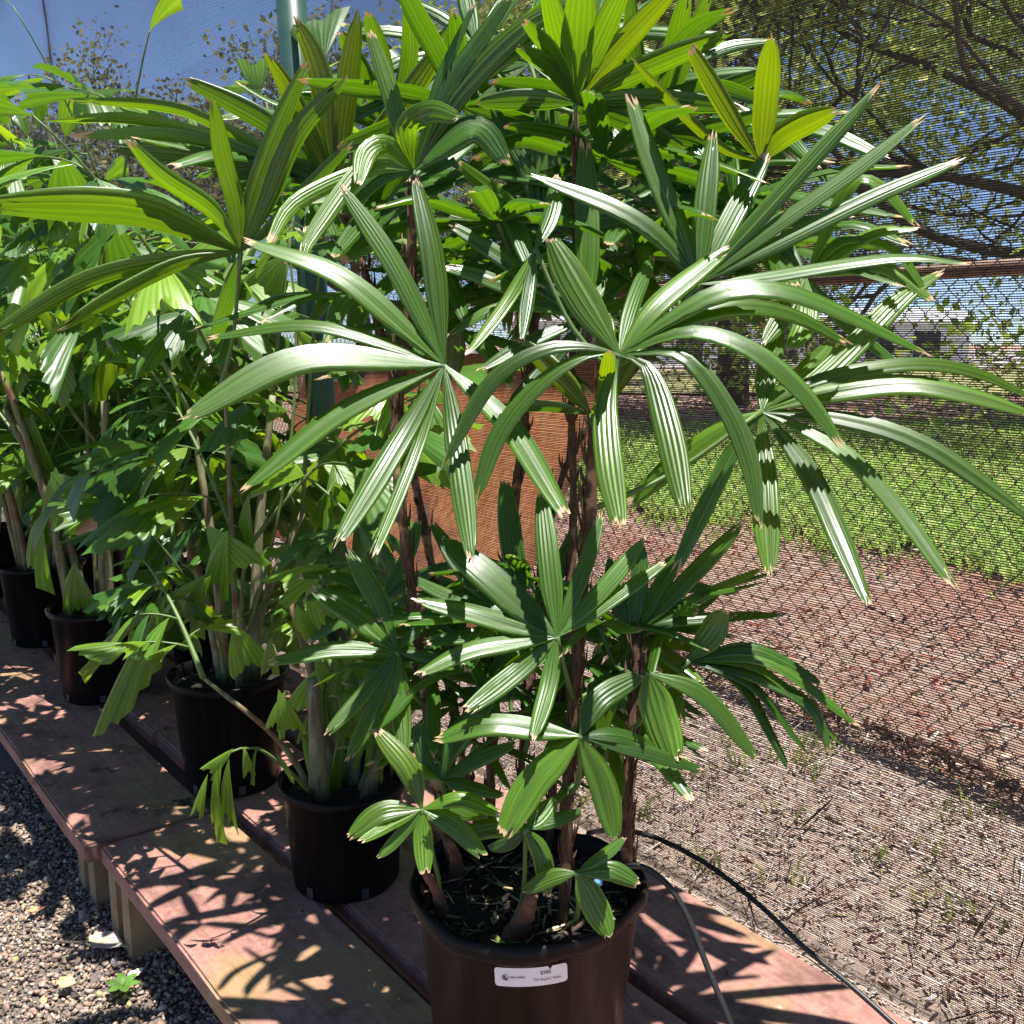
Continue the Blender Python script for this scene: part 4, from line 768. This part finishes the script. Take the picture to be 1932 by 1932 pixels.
for u in (-2.9, 2.15, 5.2, 8.3):
    b = MB(); b.tube([(u, -.045 - .03, -.1), (u, -.075, 1.56)], .024, 14); b.build('fence_post', M['rail'], fence)

def rsheet(u0, u1, h, lean, label, seed):
    b = MB(); n, m = 16, 6; vs = []; fs = []
    for th in (0, .006):
        for j in range(m + 1):
            for i in range(n + 1):
                u = u0 + (u1 - u0) * i / n; z = h * j / m; d = .06 + lean * (h - z) + .008 * math.sin(u * 9 + seed) * math.sin(z * 3) + th; vs.append(F0 + FD * u - FN * d + Vector((0, 0, z + .012 + .01 * math.sin(u * 3 + seed) * (j == m))))
    k = (n + 1) * (m + 1); q = lambda o, j, i: o + j * (n + 1) + i
    for o in (0, k): fs += [(q(o, j, i), q(o, j, i + 1), q(o, j + 1, i + 1), q(o, j + 1, i)) for j in range(m) for i in range(n)]
    for i in range(n): fs += [(q(0, 0, i), q(0, 0, i + 1), q(k, 0, i + 1), q(k, 0, i)), (q(0, m, i), q(0, m, i + 1), q(k, m, i + 1), q(k, m, i))]
    for j in range(m): fs += [(q(0, j, 0), q(0, j + 1, 0), q(k, j + 1, 0), q(k, j, 0)), (q(0, j, n), q(0, j + 1, n), q(k, j + 1, n), q(k, j, n))]
    b.add(vs, fs); o = b.build('rusty_sheet', M['rust']); return tag(o, label, 'metal sheet', 'rusty sheets against the fence')
rsheet(1.15, 3.55, 1.22, .55, 'wide rust-orange metal sheet leaning against the fence behind the lady palm', 1)
rsheet(3.60, 4.75, 1.02, .38, 'smaller dark rusty metal sheet left of the wide orange one', 2)

def tube_thing(name, pts, r, label, m='black_tube'):
    b = MB(); b.tube([Vector(p) for p in bez(pts, 40)], r, 8); o = b.build(name, M[m]); return tag(o, label, 'tube')
tube_thing('drip_tube', [on_z(1110, 1572, .50), at(1150, 1566, 1.60), at(1230, 1578, 1.56), at(1330, 1628, 1.50), at(1430, 1705, 1.42), at(1520, 1790, 1.36), at(1600, 1855, 1.32), at(1700, 1945, 1.26), at(1760, 2010, 1.22)], .0042, 'black irrigation tube running along the foot of the shade cloth')
tube_thing('drip_tube', [on_z(1130, 1668, .52), at(1170, 1640, 1.24), at(1215, 1636, 1.24), at(1262, 1672, 1.22), at(1300, 1735, 1.20), at(1335, 1825, 1.17), at(1372, 1915, 1.14), at(1400, 1990, 1.12)], .0042, 'black drip tube arching out of the lady palm pot over the bench')

# ------------------------------------------------------------------ trees, shed
def tree(name, label, base, h, spread, n_leaf, seed, cols, leaf=.07, dirs=None, trunk_r=.25, depth=5, grp='trees beyond the fence', clump=1.0):
    r = random.Random(seed); rn = np.random.default_rng(seed); root = empty(name, base); tag(root, label, 'tree', grp); b = MB(); ends = []
    def grow(p, d, l, rad, dep):
        pts = [p]; q = p.copy(); dd = d.copy()
        for k in range(5):
            dd = (dd + Vector((r.gauss(0, .16), r.gauss(0, .16), r.gauss(.02, .10)))).normalized(); q = q + dd * l / 5; pts.append(q)
        b.tube(pts, [rad * (1 - .35 * k / 5) for k in range(6)], 7 if rad > .05 else 4, cap=False)
        if dep <= 2: ends.extend(pts[2:])
        if dep == 0: return
        for k in range(r.choice([2, 3, 3]) if dep > 1 else 3):
            nd = (dd + Vector((r.gauss(0, .6), r.gauss(0, .6), r.gauss(.05, .35)))).normalized(); grow(pts[-1] if k else pts[3], nd, l * r.uniform(.62, .85), rad * .58, dep - 1)
    trunk_top = Vector((r.gauss(0, .2), r.gauss(0, .2), h * .28)); b.tube([Vector((0, 0, -.2)), trunk_top * .5 + Vector((.1, 0, 0)), trunk_top], [trunk_r * 1.3, trunk_r, trunk_r * .85], 10)
    for d in dirs or [(math.cos(a), math.sin(a), .6) for a in (.3, 1.7, 3.1, 4.6)]:
        grow(trunk_top, Vector(d).normalized(), spread * .42, trunk_r * .40, depth)
    b.build('trunk', M['bark'], root)
    E = np.array([e[:] for e in ends]); E = E[rn.permutation(len(E))[:max(40, int(len(E) * clump))]]; idx = rn.integers(0, len(E), n_leaf); P = E[idx] + rn.normal(0, spread * .045, (n_leaf, 3))
    v = np.array([(-.5, 0, 0), (0, -.28, .05), (.5, 0, 0), (0, .28, .05)]); C = pal(n_leaf, cols, [1 / len(cols)] * len(cols), rn, .3)
    o = scatter('crown', [(v, np.array([[0, 1, 2, 3]]))], P, rotmats(n_leaf, rn, 1.0), rn.uniform(.6, 1.4, n_leaf) * leaf, C, M['tleaf'], rn); o.parent = root
    return root
GL = [(.27, .38, .05), (.38, .48, .08), (.18, .28, .05), (.52, .54, .14)]
tree('spreading_tree', 'big spreading tree with dark twisting limbs beyond the fence, upper right', (10.2, 14.5, 0), 8.5, 9.5, 100000, 3, GL, .13, [(-1, -.25, .42), (-.8, .5, .75), (-.55, -.5, .9), (.5, .3, .9), (-1, .1, .16), (-.2, .2, 1.0), (.6, -.4, .7)], .30, 6, clump=.34)
tree('spreading_tree', 'slimmer leafy tree behind the spreading one, right of the palm crown', (4.6, 21, 0), 9.5, 7.5, 22000, 9, GL, .17, [(-.7, 0, .9), (.6, .2, .8), (0, -.5, 1.0), (-.2, .6, 1.0), (.9, -.2, .45)], .3, 5)
FL = [(.10, .12, .05), (.15, .16, .07), (.20, .20, .09)]
for k, (x, y, h, sp, lb) in enumerate([(-8.5, 31, 8.6, 7.5, 'rounded dark tree far off behind the shade cloth, left of the green post'), (-5.0, 34, 9.6, 8, 'taller dark tree far off just right of the green post'), (-13.5, 33, 6.8, 7, 'low dark tree far off at the left under the blue sky'), (2.5, 36, 7.2, 7, 'far dark tree seen low between the palm leaves'), (12, 40, 6, 7, 'far tree behind the white shed at the right')]):
    tree('far_tree', lb, (x, y, 0), h, sp, 16000, 40 + k, FL, .18, None, .3, 4, 'far trees')
b0 = empty('shed', (13, 60, 0)); tag(b0, 'long low white shed far off beyond the lawn', 'shed')
b = MB(); b.box((0, 0, 1.25), 26, 5, 2.5); b.build('wall', M['white_wall'], b0, smooth=False)
b = MB(); b.add([(-13.4, -2.9, 2.45), (13.4, -2.9, 2.45), (13.4, 0, 3.3), (-13.4, 0, 3.3), (-13.4, 2.9, 2.45), (13.4, 2.9, 2.45)], [(0, 1, 2, 3), (3, 2, 5, 4), (0, 3, 4), (1, 5, 2)]); b.build('roof', M['roof'], b0, smooth=False)
for k in range(9):
    b = MB(); b.box((-11 + k * 2.7, -2.52, 1.0 + .15 * (k % 2)), 1.5, .08, 1.7); b.build('opening', M['dark_open'], b0, smooth=False)

# ------------------------------------------------------------------ small things on the gravel
def dead_leaf(px, py, L, wd, rz, col, label, seed, cur=.2):
    r = random.Random(seed); n, m = 9, 5; b = MB(); vs = []
    for i in range(n):
        s = i / (n - 1); w_ = wd * math.sin(min(1, s * 1.15 + .06) * math.pi) ** .7 * (1 + r.uniform(-.18, .18))
        for j in range(m):
            u = j / (m - 1) - .5; vs.append(((s - .5) * L, u * w_, .012 + cur * L * (.5 * (2 * u) ** 2 * .35 + (s - .5) ** 2 * .7) + r.uniform(-.001, .002)))
    b.add(vs, [(i * m + j, i * m + j + 1, (i + 1) * m + j + 1, (i + 1) * m + j) for i in range(n - 1) for j in range(m - 1)]); p = on_z(px, py, .014); me = b.mesh('dead_leaf', M['dead'])
    a = me.attributes.new('Col', 'FLOAT_COLOR', 'FACE'); a.data.foreach_set('color', np.array([[*(c * r.uniform(.85, 1.15) for c in col), 1] for _ in me.polygons], np.float32).ravel())
    o = link('dead_leaf', me, None, p); o.rotation_euler = (0, 0, rz); tag(o, label, 'leaf', 'dead leaves on the gravel')
dead_leaf(208, 1790, .105, .055, -.45, (.46, .36, .29), 'large pale dried leaf lying in the sunny gravel', 1)
dead_leaf(112, 1548, .085, .05, .3, (.34, .32, .30), 'grey curled leaf in the shade below the bench edge', 2, .3)
dead_leaf(72, 1725, .045, .02, .5, (.62, .32, .16), 'small orange dry leaf left of the large pale leaf', 3)
dead_leaf(130, 1868, .05, .03, -.3, (.55, .36, .22), 'tan curled leaf on the gravel at the bottom left', 4, .5)
dead_leaf(62, 1640, .05, .02, 1.3, (.58, .42, .30), 'narrow tan leaf standing on the gravel near the left edge', 5, .4)
dead_leaf(420 - 160, 1845, .04, .022, .9, (.60, .58, .45), 'pale yellowish leaf scrap beside the green sprout', 6, .3)
SV = ico_variants(6, 9, 2, .7)
for k, (px, py, d, col, lb) in enumerate([(207, 1680, .036, (.44, .40, .38), 'large pale grey stone beside the bench support'), (142, 1880, .034, (.06, .05, .05), 'dark smooth stone under the tan curled leaf'), (255, 1755, .03, (.16, .15, .14), 'dark stone at the shadow edge of the gravel'), (215, 1815, .028, (.22, .21, .21), 'grey stone right below the large pale leaf'), (95, 1530 + 130, .03, (.20, .18, .16), 'brownish stone in the shaded gravel at left'), (158, 1728, .03, (.33, .25, .21), 'reddish stone above the large pale leaf')]):
    v, f = SV[k]; me = big_mesh('stone', v * d * 1.3, f, M['stone'], np.tile(np.array(col), (len(f), 1)), True); o = link('stone', me, None, on_z(px, py, .012)); o.rotation_euler = (0, 0, k); tag(o, lb, 'stone', 'bigger stones in the gravel')
for lb, pts in (('thin dry twig lying on the gravel at the left edge', [(-10, 1585), (40, 1612), (90, 1640)]), ('forked dry twig behind the large pale leaf', [(80, 1772), (130, 1778), (190, 1775)])):
    b = MB(); P3 = [on_z(x, y, .022) for x, y in pts]; b.tube([Vector(p) for p in bez(P3, 10)], .0025, 5); mid = P3[1]; b.tube([mid, mid + Vector((.03, .03, .012))], .0015, 4); tag(b.build('twig', M['bark']), lb, 'twig', 'twigs on the gravel')
sp = empty('sprout', on_z(228, 1880, .01)); tag(sp, 'small green seedling growing out of the gravel at the bottom', 'weed')
b = MB(); b.tube([(0, 0, 0), (.004, 0, .02), (.012, 0, .035)], .0012, 5); b.build('stalk', M['petiole'], sp)
sr = random.Random(3)
for a in range(6):
    t = a * 1.05; d = Vector((math.cos(t), math.sin(t), .35)); o = link('leaf', leaflet_mesh([Vector((.006, 0, .022)), Vector((.006, 0, .026)) + d * .018, Vector((.006, 0, .02)) + d * .034], .018, (0, 0, 1), sr, 1, 8, 'weed', .25, .1, .01), sp)
